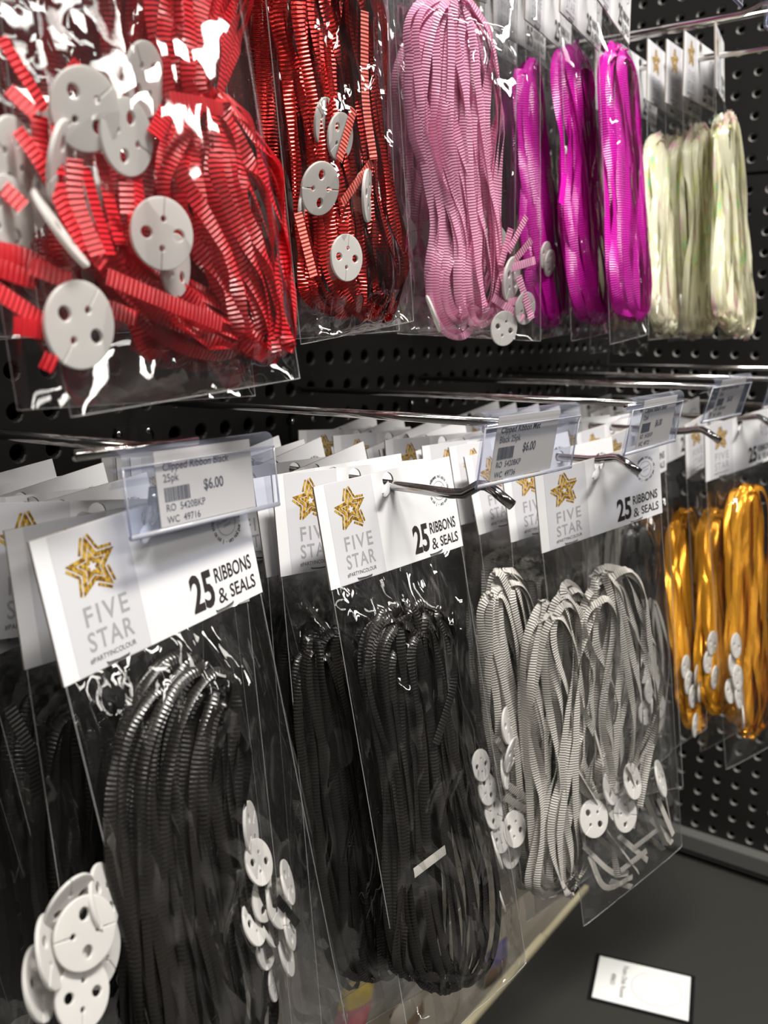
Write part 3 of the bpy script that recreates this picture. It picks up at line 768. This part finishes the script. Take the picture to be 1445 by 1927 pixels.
film(p, f2, 0.012, rng, 40, 90, 2.6, vert=1.6, fs=0.8, mat=FILM_CRISP)
add_hank(p, f2, [(600, 1180, 40), (620, 1260, 70), (650, 1400, 80), (680, 1560, 88), (700, 1690, 92), (705, 1790, 75), (705, 1842, 35)], RIB['black'], 22, 0.009, rng, twist=1.0, wob=0.06, cup=0.4)
p = packet(card_matrix(-0.8365, -0.183, 0.4935, -12, -9, -2), 'third black ribbon packet from the front on the middle lower hook', G2)
bpy.context.view_layer.update(); card_parts(p, flap=False); f2 = frame_under_card(p, None, None, 0.290, sag=0.5); rng = random.Random(203)
film(p, f2, 0.008, rng, 20, 40, 1.1); add_hank(p, f2, [(0, -0.11, 0.03), (0, 0.0, 0.034), (0, 0.13, 0.026)], RIB['black'], 14, 0.006, rng, joined=True, m=26)
T = rear_template(RIB['black'], random.Random(8), 0.285)
place_rear(T, [(-0.834, -0.168, 0.4935, 4, -10.5, -7), (-0.835, -0.152, 0.493, -10, -9, 0), (-0.833, -0.134, 0.4925, 6, -10, -8), (-0.835, -0.116, 0.492, 2, -9.5, -6),
               (-0.833, -0.098, 0.4915, 8, -10, -7), (-0.835, -0.076, 0.491, -9, -6, 2), (-0.833, -0.062, 0.490, -12, -6, 1), (-0.834, -0.046, 0.490, -8, -5, 3)],
           'black ribbon packet in the middle stack, %s from the front', G2, 3)

# ---- hook 3: silver grey packets
G3 = 'silver grey packets on the lower hook'
p = packet(card_matrix(-0.6531, -0.2692, 0.4859, -25.6, 0.3, -9.6), 'front silver grey ribbon packet with loose white seals in its bottom corner', G3)
bpy.context.view_layer.update(); card_parts(p)
fr = frame_under_card(p, (1098, 1743), (1283, 1592), 0.300); rng = random.Random(301)
film(p, fr, 0.011, rng, 36, 84, 1.4, vert=1.8, mat=FILM_CRISP)
add_hank(p, fr, [(1040, 1095, 28), (1050, 1180, 62), (1060, 1300, 62), (1060, 1420, 62), (1048, 1540, 56), (1048, 1640, 52), (1050, 1690, 34)], RIB['grey'], 13, 0.0085, rng, twist=0.9, wob=0.22, top_gap=0.12)
add_hank(p, fr, [(1120, 1078, 30), (1140, 1150, 72), (1150, 1260, 84), (1150, 1370, 78), (1140, 1450, 66), (1135, 1500, 40)], RIB['grey'], 12, 0.0085, rng, twist=0.9, wob=0.2, top_gap=0.12)
for x, y, a, sq, ax, w_, sz in ((1117, 1540, 0.9, 0.92, 0.2, 0.0105, 1.08), (1176, 1532, 1.8, 0.86, 0.3, 0.0105, 1.05), (1165, 1515, 0.2, 0.9, 0.1, 0.0075, 1.05), (1150, 1480, 2.4, 0.7, 0.2, 0.006, 1.05), (1190, 1470, 0.6, 0.72, 0.1, 0.009, 1.05), (1243, 1465, 0.3, 0.52, 0.1, 0.0085, 1.1)):
    add_seal(p, fr, x, y, a, w_, sq, ax, sz)
for px in (((1085, 1400), (1108, 1460), (1120, 1500)), ((1090, 1450), (1125, 1510)), ((1120, 1375), (1135, 1440)), ((1180, 1430), (1200, 1500)), ((1215, 1420), (1190, 1560)), ((1225, 1400), (1205, 1520)),
           ((1095, 1590), (1150, 1640), (1185, 1645)), ((1130, 1580), (1180, 1620)), ((1160, 1570), (1220, 1620)), ((1215, 1500), (1250, 1590)), ((1235, 1500), (1265, 1570)), ((1190, 1600), (1240, 1560)), ((1110, 1610), (1140, 1670), (1190, 1650)), ((1205, 1560), (1250, 1600)), ((1170, 1640), (1215, 1600)), ((1105, 1560), (1150, 1600), (1160, 1650)), ((1250, 1480), (1262, 1560)), ((1200, 1500), (1230, 1590)), ((1140, 1560), (1200, 1640)), ((1225, 1540), (1262, 1585)), ((1150, 1660), (1190, 1670))):
    add_end(p, fr, px, RIB['grey'], rng.uniform(0.003, 0.010), 0.0046, rng, tilt=1.6)
p = packet(card_matrix(-0.6545, -0.240, 0.4885, -19, -7.5, -5.5), 'second silver grey ribbon packet from the front, card partly behind the hook tip', G3)
bpy.context.view_layer.update(); card_parts(p, flap=False)
f2 = frame_under_card(p, (1008, 1718), (1175, 1600), 0.295); rng = random.Random(302)
film(p, f2, 0.010, rng, 30, 60, 1.1)
add_hank(p, f2, [(935, 1068, 25), (945, 1130, 48), (965, 1250, 55), (985, 1400, 58), (1000, 1560, 50), (1010, 1660, 30)], RIB['grey'], 18, 0.0075, rng, twist=0.5)
for x, y, a, sq, ax, w_ in ((968, 1560, 0.4, 0.85, 0.2, 0.010), (962, 1600, 1.4, 0.8, 0.4, 0.007), (955, 1365, 0.2, 0.6, 0.2, 0.010), (962, 1420, 0.2, 0.6, 0.6, 0.010), (950, 1450, 0.9, 0.5, 0.2, 0.008)):
    add_seal(p, f2, x, y, a, w_, sq, ax, 1.0)
for px in (((945, 1470), (1000, 1510)), ((950, 1500), (1000, 1530)), ((935, 1390), (965, 1440))): add_end(p, f2, px, RIB['grey'], 0.009)
for k, (ps, nm) in enumerate((((-0.6568, -0.2098, 0.4902, -14.9, -11.9, -5.2), 'third'), ((-0.6547, -0.1946, 0.4933, -13.0, -10.9, -3.0), 'fourth'))):
    p = packet(card_matrix(*ps), 'silver grey ribbon packet %s from the front, its card tucked behind the tilted tag' % nm, G3)
    bpy.context.view_layer.update(); card_parts(p, flap=False); f2 = frame_under_card(p, None, None, 0.290, sag=0.3); rng = random.Random(310 + k)
    film(p, f2, 0.008, rng, 20, 40, 1.1); add_hank(p, f2, [(-0.01, -0.12, 0.025), (-0.01, 0.0, 0.034), (0, 0.12, 0.03)], RIB['grey'], 14, 0.006, rng, joined=True, m=26)
    for x in range(4): add_seal(p, f2, 905 + 12 * x, 1440 + 45 * x, x, 0.007, 0.8, 0.2, 0.85)
T = rear_template(RIB['grey'], random.Random(9), 0.285)
place_rear(T, [(-0.655, -0.176, 0.491, -18, -9, -2), (-0.654, -0.160, 0.491, -6, -10, -6), (-0.656, -0.143, 0.491, -16, -8, 0), (-0.655, -0.127, 0.4905, -4, -10, -7), (-0.654, -0.108, 0.490, 2, -9.5, -8),
               (-0.655, -0.092, 0.490, -14, -7, 0), (-0.656, -0.074, 0.490, 4, -9, -9), (-0.655, -0.060, 0.4895, -18, -6, 2), (-0.654, -0.042, 0.4895, 3, -10, -8)],
           'silver grey ribbon packet in the stack under the second tag bar, %s from the front', G3, 4)

# ---- hook 4: clear and black packets, mostly hidden behind the grey one
G4 = 'clear and black packets on the fourth lower hook'
p = packet(card_matrix(-0.4745, -0.2245, 0.4885, -9, 0, -9), 'front clear and black ribbon packet half hidden behind the silver grey one', G4)
bpy.context.view_layer.update(); card_parts(p, flap=False)
f2 = frame_under_card(p, None, (1285, 1480), 0.290, sag=0.4); rng = random.Random(401)
film(p, f2, 0.010, rng, 26, 56, 2.0, mat=FILM_CRISP)
add_hank(p, f2, [(1195, 985, 22), (1200, 1050, 38), (1205, 1130, 34), (1210, 1220, 30)], RIB['black'], 9, 0.006, rng)
add_hank(p, f2, [(1215, 1120, 22), (1225, 1240, 34), (1228, 1330, 30), (1225, 1400, 24)], RIB['grey'], 7, 0.006, rng, w0=-0.002)
for x, y, a in ((1212, 1262, 0.2), (1226, 1300, 1.2), (1238, 1330, 2.0), (1215, 1340, 0.6)): add_seal(p, f2, x, y, a, 0.009, 0.75, 0.2, 0.9)
T = rear_template(RIB['grey'], random.Random(10), 0.285)
place_rear(T, [(-0.476, -0.205, 0.490, -10, -6, -6), (-0.477, -0.186, 0.490, -17, -8, -4), (-0.476, -0.166, 0.490, -16, -7, -1), (-0.478, -0.146, 0.490, -6, -10, -6), (-0.476, -0.126, 0.490, -4, -10, -7),
               (-0.477, -0.106, 0.490, -2, -10, -8), (-0.476, -0.082, 0.490, 0, -9, -7), (-0.477, -0.060, 0.490, -3, -9, -8)],
           'clear ribbon packet in the stack under the third tag bar, %s from the front', G4, 1)

# ---- hook 5: gold packets
G5 = 'gold packets on the right lower hook'
p = packet(card_matrix(-0.2969, -0.2654, 0.4854, -20.2, -1.0, -7.9), 'front gold ribbon packet at the right edge with a pointed empty film corner', G5)
bpy.context.view_layer.update(); card_parts(p)
fr = frame_under_card(p, (1366, 1448), (1482, 1385), 0.300); rng = random.Random(501)
film(p, fr, 0.014, rng, 28, 60, 1.0)
add_hank(p, fr, [(1408, 905, 18), (1410, 960, 38), (1412, 1080, 42), (1412, 1200, 46), (1416, 1300, 48), (1410, 1360, 38), (1400, 1388, 18)], RIB['gold'], 22, 0.011, rng, width=0.0055)
for x, y, a, sq in ((1385, 1215, 0.3, 0.7), (1378, 1250, 1.2, 0.6), (1388, 1275, 2.0, 0.7), (1374, 1300, 0.3, 0.7), (1390, 1310, 0.9, 0.6), (1398, 1350, 1.0, 0.35)): add_seal(p, fr, x, y, a, 0.0135, sq, 0.2, 0.98)
for k, (ps, bl, br, hk, seals, lab) in enumerate((
        ((-0.2956, -0.2352, 0.489, -8.1, -0.7, -12.0), (1318, 1415), (1400, 1370), [(1345, 955, 14), (1346, 1010, 30), (1346, 1120, 34), (1350, 1230, 36), (1352, 1310, 30), (1350, 1345, 16)], ((1340, 1210, 0.2, 0.6), (1333, 1245, 1.0, 0.6), (1345, 1275, 1.5, 0.5)), 'second gold ribbon packet from the front with pale seals halfway down'),
        ((-0.298, -0.198, 0.490, -10, -2, -9), (1255, 1415), (1330, 1370), [(1283, 952, 16), (1285, 1020, 32), (1290, 1130, 34), (1300, 1240, 36), (1308, 1330, 32), (1305, 1378, 16)], ((1290, 1255, 0.2, 0.6), (1296, 1285, 1.0, 0.6), (1304, 1310, 1.6, 0.6), (1312, 1270, 2.0, 0.5), (1308, 1365, 0.6, 0.5), (1318, 1300, 0.3, 0.5)), 'third gold ribbon packet from the front beside the clear edge of the grey packet'))):
    p = packet(card_matrix(*ps), lab, G5)
    bpy.context.view_layer.update(); card_parts(p, flap=False); f2 = frame_under_card(p, bl, br, 0.29); rng = random.Random(510 + k)
    film(p, f2, 0.012, rng, 22, 44, 1.0); add_hank(p, f2, hk, RIB['gold'], 20, 0.0095, rng, width=0.0055)
    for x, y, a, sq in seals: add_seal(p, f2, x, y, a, 0.0115, sq, 0.2, 0.95)
T = rear_template(RIB['gold'], random.Random(12), 0.285)
place_rear(T, [(-0.30, -0.165, 0.490, -6, -6, -6), (-0.30, -0.135, 0.490, -4, -6, -7), (-0.30, -0.105, 0.490, -4, -6, -7)], 'gold ribbon packet in the right stack, %s from the front', G5, 3)

# ================================================================== UPPER ROW
def upper_from_px(bl, ybl, br, ybr, tl, ytl, label, group, H=0.235, W=None, printed=True):
    BL = on_axis(*bl, 1, ybl)
    BR = on_axis(*br, 1, ybr) if W is None else at_dist(*br, BL, W, BL + np.array([W, ybr - ybl, 0]))
    TL = on_axis(*tl, 1, ytl); up = unit(TL - BL)
    f = Frame(BL + up * H, BR + up * H, BL, BR)
    mid = (f.TL + f.TR) / 2; ex = unit(f.TR - f.TL); dz = unit(-f.ed); yv = np.cross(dz, ex)
    org = mid + dz * (CH - 0.0006)
    Mx = Matrix([[ex[0], yv[0], dz[0], org[0]], [ex[1], yv[1], dz[1], org[1]], [ex[2], yv[2], dz[2], org[2]], [0, 0, 0, 1]])
    p = packet(Mx, label, group); bpy.context.view_layer.update(); card_parts(p, printed=printed)
    return p, f
# ---- matte red
GU1 = 'matte red packets on the upper left hook'
p, fr = upper_from_px((134, 785), -0.25, (564, 712), -0.25, (-35, 0), -0.236, 'front matte red ribbon packet at upper left with big white seals and a tied hank', GU1)
rng = random.Random(601); film(p, fr, 0.014, rng, 40, 80, 0.6, fs=0.5)
add_hank(p, fr, [(400, -260, 60), (385, -80, 82), (372, 70, 70), (368, 175, 48), (378, 205, 50)], RIB['red'], 12, 0.008, rng, width=0.0058, twist=0.5)
add_hank(p, fr, [(378, 195, 46), (395, 250, 88), (420, 340, 112), (450, 440, 100), (480, 540, 78), (500, 620, 60), (505, 680, 42)], RIB['red'], 20, 0.009, rng, width=0.0060, twist=0.45, top_gap=0.03)
add_hank(p, fr, [(175, 430, 40), (250, 520, 50), (350, 590, 48), (450, 630, 36)], RIB['red'], 7, 0.006, rng, width=0.0060, w0=-0.004)
add_end(p, fr, ((318, 186), (370, 195), (422, 205)), RIB['red'], 0.0115, 0.0052, rng, name='tie_band')
add_end(p, fr, ((292, 255), (318, 205)), RIB['red'], 0.011, 0.006, rng)
for px in (((8, 68), (55, 150), (90, 205)), ((22, 165), (62, 215)), ((32, 245), (75, 310), (120, 390), (160, 470)), ((78, 215), (80, 300)), ((108, 190), (106, 290), (112, 330)), ((138, 300), (150, 380), (180, 480)), ((165, 312), (185, 390), (205, 480)),
           ((190, 288), (208, 370), (225, 460)), ((258, 325), (262, 400)), ((250, 365), (252, 480)), ((235, 345), (245, 400)), ((-10, 470), (50, 486), (100, 510)), ((-10, 500), (70, 528)), ((60, 500), (130, 530)), ((-5, 545), (90, 605), (160, 640)), ((25, 612), (88, 622)), ((80, 675), (102, 688)), ((132, 118), (148, 140)), ((-10, 330), (40, 390)), ((100, 300), (140, 430), (200, 500)), ((200, 520), (290, 560), (420, 610)), ((150, 560), (260, 600))):
    add_end(p, fr, px, RIB['red'], rng.uniform(0.005, 0.0105), 0.0058, rng)
for x, y, a, sq, ax, w_, sz in ((160, 206, 0.55, 0.95, 0.4, 0.0115, 1.02), (238, 258, 1.9, 0.86, 0.1, 0.009, 1.0), (305, 440, 0.0, 0.97, 0.2, 0.012, 0.98), (150, 612, 0.4, 0.9, 0.3, 0.010, 1.12), (272, 150, 2.4, 0.75, 0.2, 0.0, 1.0), (116, 310, 1.0, 0.5, 0.3, 0.006, 1.1), (115, 430, 0.2, 0.4, -0.5, 0.008, 1.1), (12, 410, 0.9, 0.8, 0.2, 0.004, 1.0), (22, 300, 1.9, 0.7, 0.2, 0.004, 1.0), (330, 500, 0.7, 0.7, 0.2, 0.004, 0.9)):
    add_seal(p, fr, x, y, a, w_, sq, ax, sz)
p, fr = upper_from_px((33, 772), -0.226, (480, 745), -0.226, (-90, 0), -0.214, 'second matte red ribbon packet peeking out behind the front red one', GU1)
rng = random.Random(602); film(p, fr, 0.010, rng, 26, 50, 1.2)
add_hank(p, fr, [(330, -140, 70), (320, 60, 60), (310, 200, 60), (330, 380, 100), (350, 560, 110), (370, 690, 70)], RIB['red'], 18, 0.007, rng, width=0.006, joined=True)
for k in range(3): add_seal(p, fr, 20 + 40 * k, 380 - 60 * k, k, 0.009, 0.7, 0.2)
T = rear_template(RIB['red'], random.Random(13), 0.24, ush=0.022)
place_rear(T, [(-1.00, -0.196, 0.862, 4, -3, -2), (-1.00, -0.170, 0.862, 2, -3, 1), (-1.00, -0.14, 0.862, 4, -2, -2), (-1.00, -0.11, 0.862, 2, -2, -2)], 'matte red ribbon packet in the upper left stack, %s from the front', GU1, 2)
# ---- metallic red
GU2 = 'metallic red packets on the upper hook'
p, fr = upper_from_px((566, 648), -0.200, (778, 604), -0.205, (500, 0), -0.200, 'metallic red foil ribbon packet under the brightest reflections', GU2)
rng = random.Random(611); film(p, fr, 0.014, rng, 40, 80, 1.7)
add_hank(p, fr, [(600, -170, 60), (612, 0, 92), (632, 150, 84), (650, 300, 80), (662, 430, 90), (675, 520, 92), (680, 575, 70), (680, 600, 45)], RIB['foil_red'], 28, 0.010, rng, width=0.0055, twist=0.9)
for px in (((668, 205), (640, 302)), ((700, 305), (648, 382)), ((690, 20), (688, 180), (700, 300)), ((565, 400), (590, 520))):
    add_end(p, fr, px, RIB['salmon'], 0.0125, 0.0050, rng)
for x, y, a, sq, ax, w_, sz in ((652, 485, 0.15, 0.9, 0.1, 0.0135, 0.92), (602, 355, 1.2, 0.9, 0.5, 0.011, 1.0), (692, 368, 0.2, 0.55, 0.1, 0.010, 1.05), (640, 258, 0.8, 0.8, 0.2, 0.010, 0.9), (610, 230, 2.0, 0.7, 0.2, 0.006, 0.9), (570, 395, 1.4, 0.5, 0.2, 0.003, 0.9)):
    add_seal(p, fr, x, y, a, w_, sq, ax, sz)
T = rear_template(RIB['foil_red'], random.Random(14), 0.24)
place_rear(T, [(-0.833, -0.176, 0.862, 4, -2, -2), (-0.833, -0.15, 0.862, 2, -2, 1), (-0.833, -0.12, 0.862, 4, -2, -2)], 'metallic red ribbon packet in the upper stack, %s from the front', GU2, 1)
# ---- pink
GU3 = 'pink packets on the upper hook'
p, fr = upper_from_px((748, 628), -0.155, (1017, 642), -0.205, (720, 0), -0.155, 'front pale pink ribbon packet with white seals in the lower right corner', GU3)
rng = random.Random(621); film(p, fr, 0.014, rng, 40, 80, 1.2)
add_hank(p, fr, [(850, -5, 42), (850, 60, 88), (855, 160, 96), (862, 270, 88), (880, 370, 66), (888, 450, 66), (886, 530, 78), (890, 585, 70), (900, 612, 44)], RIB['pink'], 25, 0.010, rng, width=0.0055, twist=0.45, top_gap=0.05)
for px in (((988, 408), (955, 475)), ((1000, 452), (948, 512)), ((1006, 490), (958, 505)), ((1004, 560), (955, 570)), ((962, 430), (945, 500)), ((930, 560), (985, 600)), ((975, 520), (1000, 600))):
    add_end(p, fr, px, RIB['pink'], rng.uniform(0.008, 0.012), 0.0055, rng)
for x, y, a, sq, ax, w_, sz in ((962, 525, 0.4, 0.6, 0.2, 0.008, 1.2), (988, 580, 1.0, 0.8, 0.2, 0.009, 0.9), (948, 618, 0.2, 0.9, 0.2, 0.010, 0.95), (815, 590, 1.0, 0.15, -0.3, 0.010, 1.0)):
    add_seal(p, fr, x, y, a, w_, sq, ax, sz)
T = rear_template(RIB['pink'], random.Random(15), 0.24)
place_rear(T, [(-0.655, -0.150, 0.862, -16, 0, -2), (-0.655, -0.125, 0.862, -14, -2, 1), (-0.655, -0.10, 0.862, -10, -2, -2), (-0.655, -0.07, 0.862, -12, -2, -3)], 'pale pink ribbon packet in the upper stack, %s from the front', GU3, 1)
# ---- magenta
GU4 = 'magenta packets on the upper hook'
for k, (ps, bl, br, hk, extra, lab) in enumerate((
        ((-0.4857, -0.189, 0.867, 9.0, -1.8, 3.0), (1148, 648), (1216, 630), [(1160, 82, 12), (1164, 150, 26), (1170, 280, 28), (1176, 400, 30), (1184, 520, 30), (1190, 580, 24), (1192, 604, 12)], (), 'front magenta ribbon packet, nearest the ivory packets'),
        ((-0.479, -0.158, 0.866, 7.0, -1.5, 2.0), (1075, 642), (1146, 626), [(1076, 86, 14), (1080, 150, 30), (1090, 280, 26), (1098, 380, 36), (1110, 500, 40), (1118, 580, 32), (1120, 612, 16)], ((1062, 330, 1054, 385),), 'second magenta ribbon packet from the front'),
        ((-0.478, -0.128, 0.866, 6.0, -1.5, 2.0), (1002, 640), (1072, 628), [(992, 112, 10), (996, 180, 20), (1005, 300, 24), (1018, 420, 32), (1032, 520, 34), (1040, 590, 26), (1042, 615, 14)], (), 'third magenta ribbon packet from the front with a pale seal'))):
    p = packet(card_matrix(*ps), lab, GU4); bpy.context.view_layer.update(); card_parts(p)
    f2 = frame_under_card(p, bl, br, 0.252); rng = random.Random(630 + k)
    film(p, f2, 0.013, rng, 28, 70, 1.2); add_hank(p, f2, hk, RIB['magenta'], 24, 0.0105, rng, width=0.0060, twist=0.5)
    if k == 2:
        for x, y, a in ((1026, 480, 0.2), (1034, 495, 1.4)): add_seal(p, f2, x, y, a, 0.0125, 0.75, 0.1, 0.85)
    for e in extra: add_end(p, f2, (e[:2], e[2:]), RIB['magenta'], 0.0125, 0.006, rng)
T = rear_template(RIB['magenta'], random.Random(16), 0.25)
place_rear(T, [(-0.478, -0.100, 0.866, 4, -2, 0), (-0.478, -0.07, 0.866, 4, -2, 0)], 'magenta ribbon packet in the upper stack, %s from the front', GU4, 3)
# ---- ivory
GU5 = 'ivory packets on the upper right hook'
for k, (ps, bl, br, hk, lab) in enumerate((
        ((-0.2968, -0.2161, 0.8447, 12.4, -4.8, -5.1), (1352, 640), (1414, 628), [(1362, 210, 8), (1367, 260, 18), (1374, 380, 24), (1380, 500, 30), (1384, 590, 30), (1384, 630, 16)], 'front ivory iridescent ribbon packet at the hook end, card seen edge-on'),
        ((-0.2953, -0.1978, 0.8396, 3.0, -2.0, -2.8), (1290, 640), (1342, 634), [(1308, 232, 9), (1310, 280, 20), (1312, 380, 23), (1315, 500, 26), (1320, 590, 27), (1320, 632, 14)], 'second ivory ribbon packet from the front with its hang hole in view'),
        ((-0.2945, -0.1833, 0.8338, 1.0, -2.4, -1.1), (1258, 642), (1318, 636), [(1272, 250, 9), (1272, 300, 20), (1270, 400, 21), (1268, 510, 22), (1270, 590, 22), (1272, 625, 12)], 'third ivory ribbon packet from the front'),
        ((-0.2937, -0.1646, 0.8345, 1.5, -3.7, 2.0), (1220, 640), (1282, 634), [(1240, 260, 9), (1240, 320, 22), (1240, 420, 23), (1242, 520, 24), (1244, 590, 22), (1244, 625, 12)], 'fourth ivory ribbon packet from the front, beside the magenta packet'))):
    p = packet(card_matrix(*ps), lab, GU5); bpy.context.view_layer.update(); card_parts(p, flap=False)
    f2 = frame_under_card(p, bl, br, 0.232); rng = random.Random(640 + k)
    film(p, f2, 0.012, rng, 22, 50, 1.0); add_hank(p, f2, hk, RIB['ivory'], 20, 0.0105, rng, width=0.0060, twist=0.5)
T = rear_template(RIB['ivory'], random.Random(17), 0.235)
place_rear(T, [(-0.30, -0.140, 0.834, 2, -2, 0), (-0.30, -0.115, 0.834, 2, -2, 0)], 'ivory ribbon packet in the upper right stack, %s from the front', GU5, 4)

# ------------------------------------------------------------------ things on the deck
t = thing('storage_tray', 'low taupe cardboard tray with a cream front edge at the foot of the wall', 'tray', Matrix.Translation((0, 0, DZ)))
TAUPE = pr('taupe_board', (0.34, 0.31, 0.25), 0.8)
b = MB(); b.box((-1.2, -0.0865, -0.03), (-0.17, -0.0015, -0.026), TAUPE); b.build('tray_floor', t)
b = MB(); b.box((-1.2, -0.005, -0.026), (-0.17, -0.0015, 0.17), TAUPE); b.build('tray_back', t)
b = MB(); b.box((-1.2, -0.0865, -0.026), (-0.30, -0.0785, 0.004), CREAM); b.box((-0.298, -0.0865, -0.026), (-0.17, -0.080, 0.003), CREAM); b.build('tray_front_edge', t)
def small_pack(label, px, py, Y, w_, h_, mats, tilt, yaw=0):
    c = on_axis(px, py, 1, Y)
    o = thing('small_packet', label, 'packet', Matrix.Translation((c[0], Y, max(c[2] - h_ / 2, DZ - 0.026))) @ Matrix.Rotation(R_(yaw), 4, 'Z') @ Matrix.Rotation(R_(tilt), 4, 'Y'), 'small packets in the tray')
    bpy.context.view_layer.update()
    nu, nv = 8, 10; V = []; F = []
    for sg in (-1, 1):
        for j in range(nv + 1):
            for i in range(nu + 1):
                a, t_ = -1 + 2 * i / nu, j / nv
                V.append((a * w_ / 2, sg * 0.009 * (1 - a * a) ** 0.5 * math.sin(math.pi * t_) ** 0.5, t_ * h_))
    for s in (0, 1):
        for j in range(nv):
            for i in range(nu):
                q = s * (nu + 1) * (nv + 1) + j * (nu + 1) + i; F.append((q, q + 1, q + nu + 2, q + nu + 1))
    mi = [1 if (k % (nu * nv)) // nu >= nv * 0.55 else 0 for k in range(2 * nu * nv)]
    link('pouch', mesh_from('pouch', V, F, list(mats), smooth=True, midx=mi), o)
YEL = pr('yellow_pack', (0.80, 0.55, 0.02), 0.4); PNK = pr('pink_red_pack', (0.70, 0.12, 0.16), 0.4); PUR = pr('purple_pack', (0.10, 0.07, 0.22), 0.4); BRN = pr('brown_pack', (0.22, 0.14, 0.08), 0.5); WHT = pr('white_pack', (0.7, 0.7, 0.68), 0.4)
small_pack('yellow and pink packet in the tray under the black packets', 655, 1905, -0.02, 0.06, 0.06, (PNK, YEL), 18)
small_pack('brown packet in the tray under the middle black packets', 770, 1905, -0.035, 0.06, 0.05, (BRN, TAUPE), -8)
small_pack('purple banded packet at the cream tray edge', 930, 1835, -0.055, 0.05, 0.045, (BRN, PUR), 6)

# price card lying on the deck
p1, p2, p3, p4 = [on_axis(x, y, 2, DZ) for x, y in ((1128, 1800), (1297, 1842), (1295, 1922), (1117, 1880))]
c = (p1 + p2 + p3 + p4) / 4; ex = unit(p2 - p1 + p3 - p4); ang = math.atan2(ex[1], ex[0])
pc = thing('shelf_price_card', 'white printed card in a black pocket lying on the black deck', 'price card', Matrix.Translation((c[0], c[1], DZ)) @ Matrix.Rotation(ang, 4, 'Z'))
b = MB(); b.box((-0.0575, -0.0415, 0), (0.0575, 0.0415, 0.0012), pr('pocket_black', (0.010, 0.010, 0.011), 0.22)); b.build('card_pocket', pc)
b = MB(); b.box((-0.0525, -0.037, 0.0012), (0.0525, 0.037, 0.0017), pr('card_white', (0.85, 0.86, 0.84), 0.4)); cd = b.build('printed_card', pc)
b = MB(); PGR = pr('pale_print', (0.62, 0.63, 0.62), 0.5); LGR = pr('disc_print', (0.78, 0.79, 0.78), 0.5)
me = curve_mesh('ring', [circle(0, 0, 0.029, 40)]); b.mesh_data(me, Matrix.Translation((0.016, 0.001, 0.0019)), LGR)
me = curve_mesh('ring', [circle(0, 0, 0.029, 40), circle(0, 0, 0.0275, 40)]); b.mesh_data(me, Matrix.Translation((0.016, 0.001, 0.0020)), PGR)
Rz = Matrix.Rotation(-math.pi / 2, 4, 'Z')
for s, x, h in (('Foam Disk Round', -0.0235, 0.0062), ('408653', -0.0355, 0.0055)):
    me = text_mesh(s, h, 0.9, 0.0, 1, 'CENTER'); b.mesh_data(me, Matrix.Translation((x, 0.001, 0.0020)) @ Rz, INK)
b.build('card_print', cd)
bpy.context.view_layer.update()
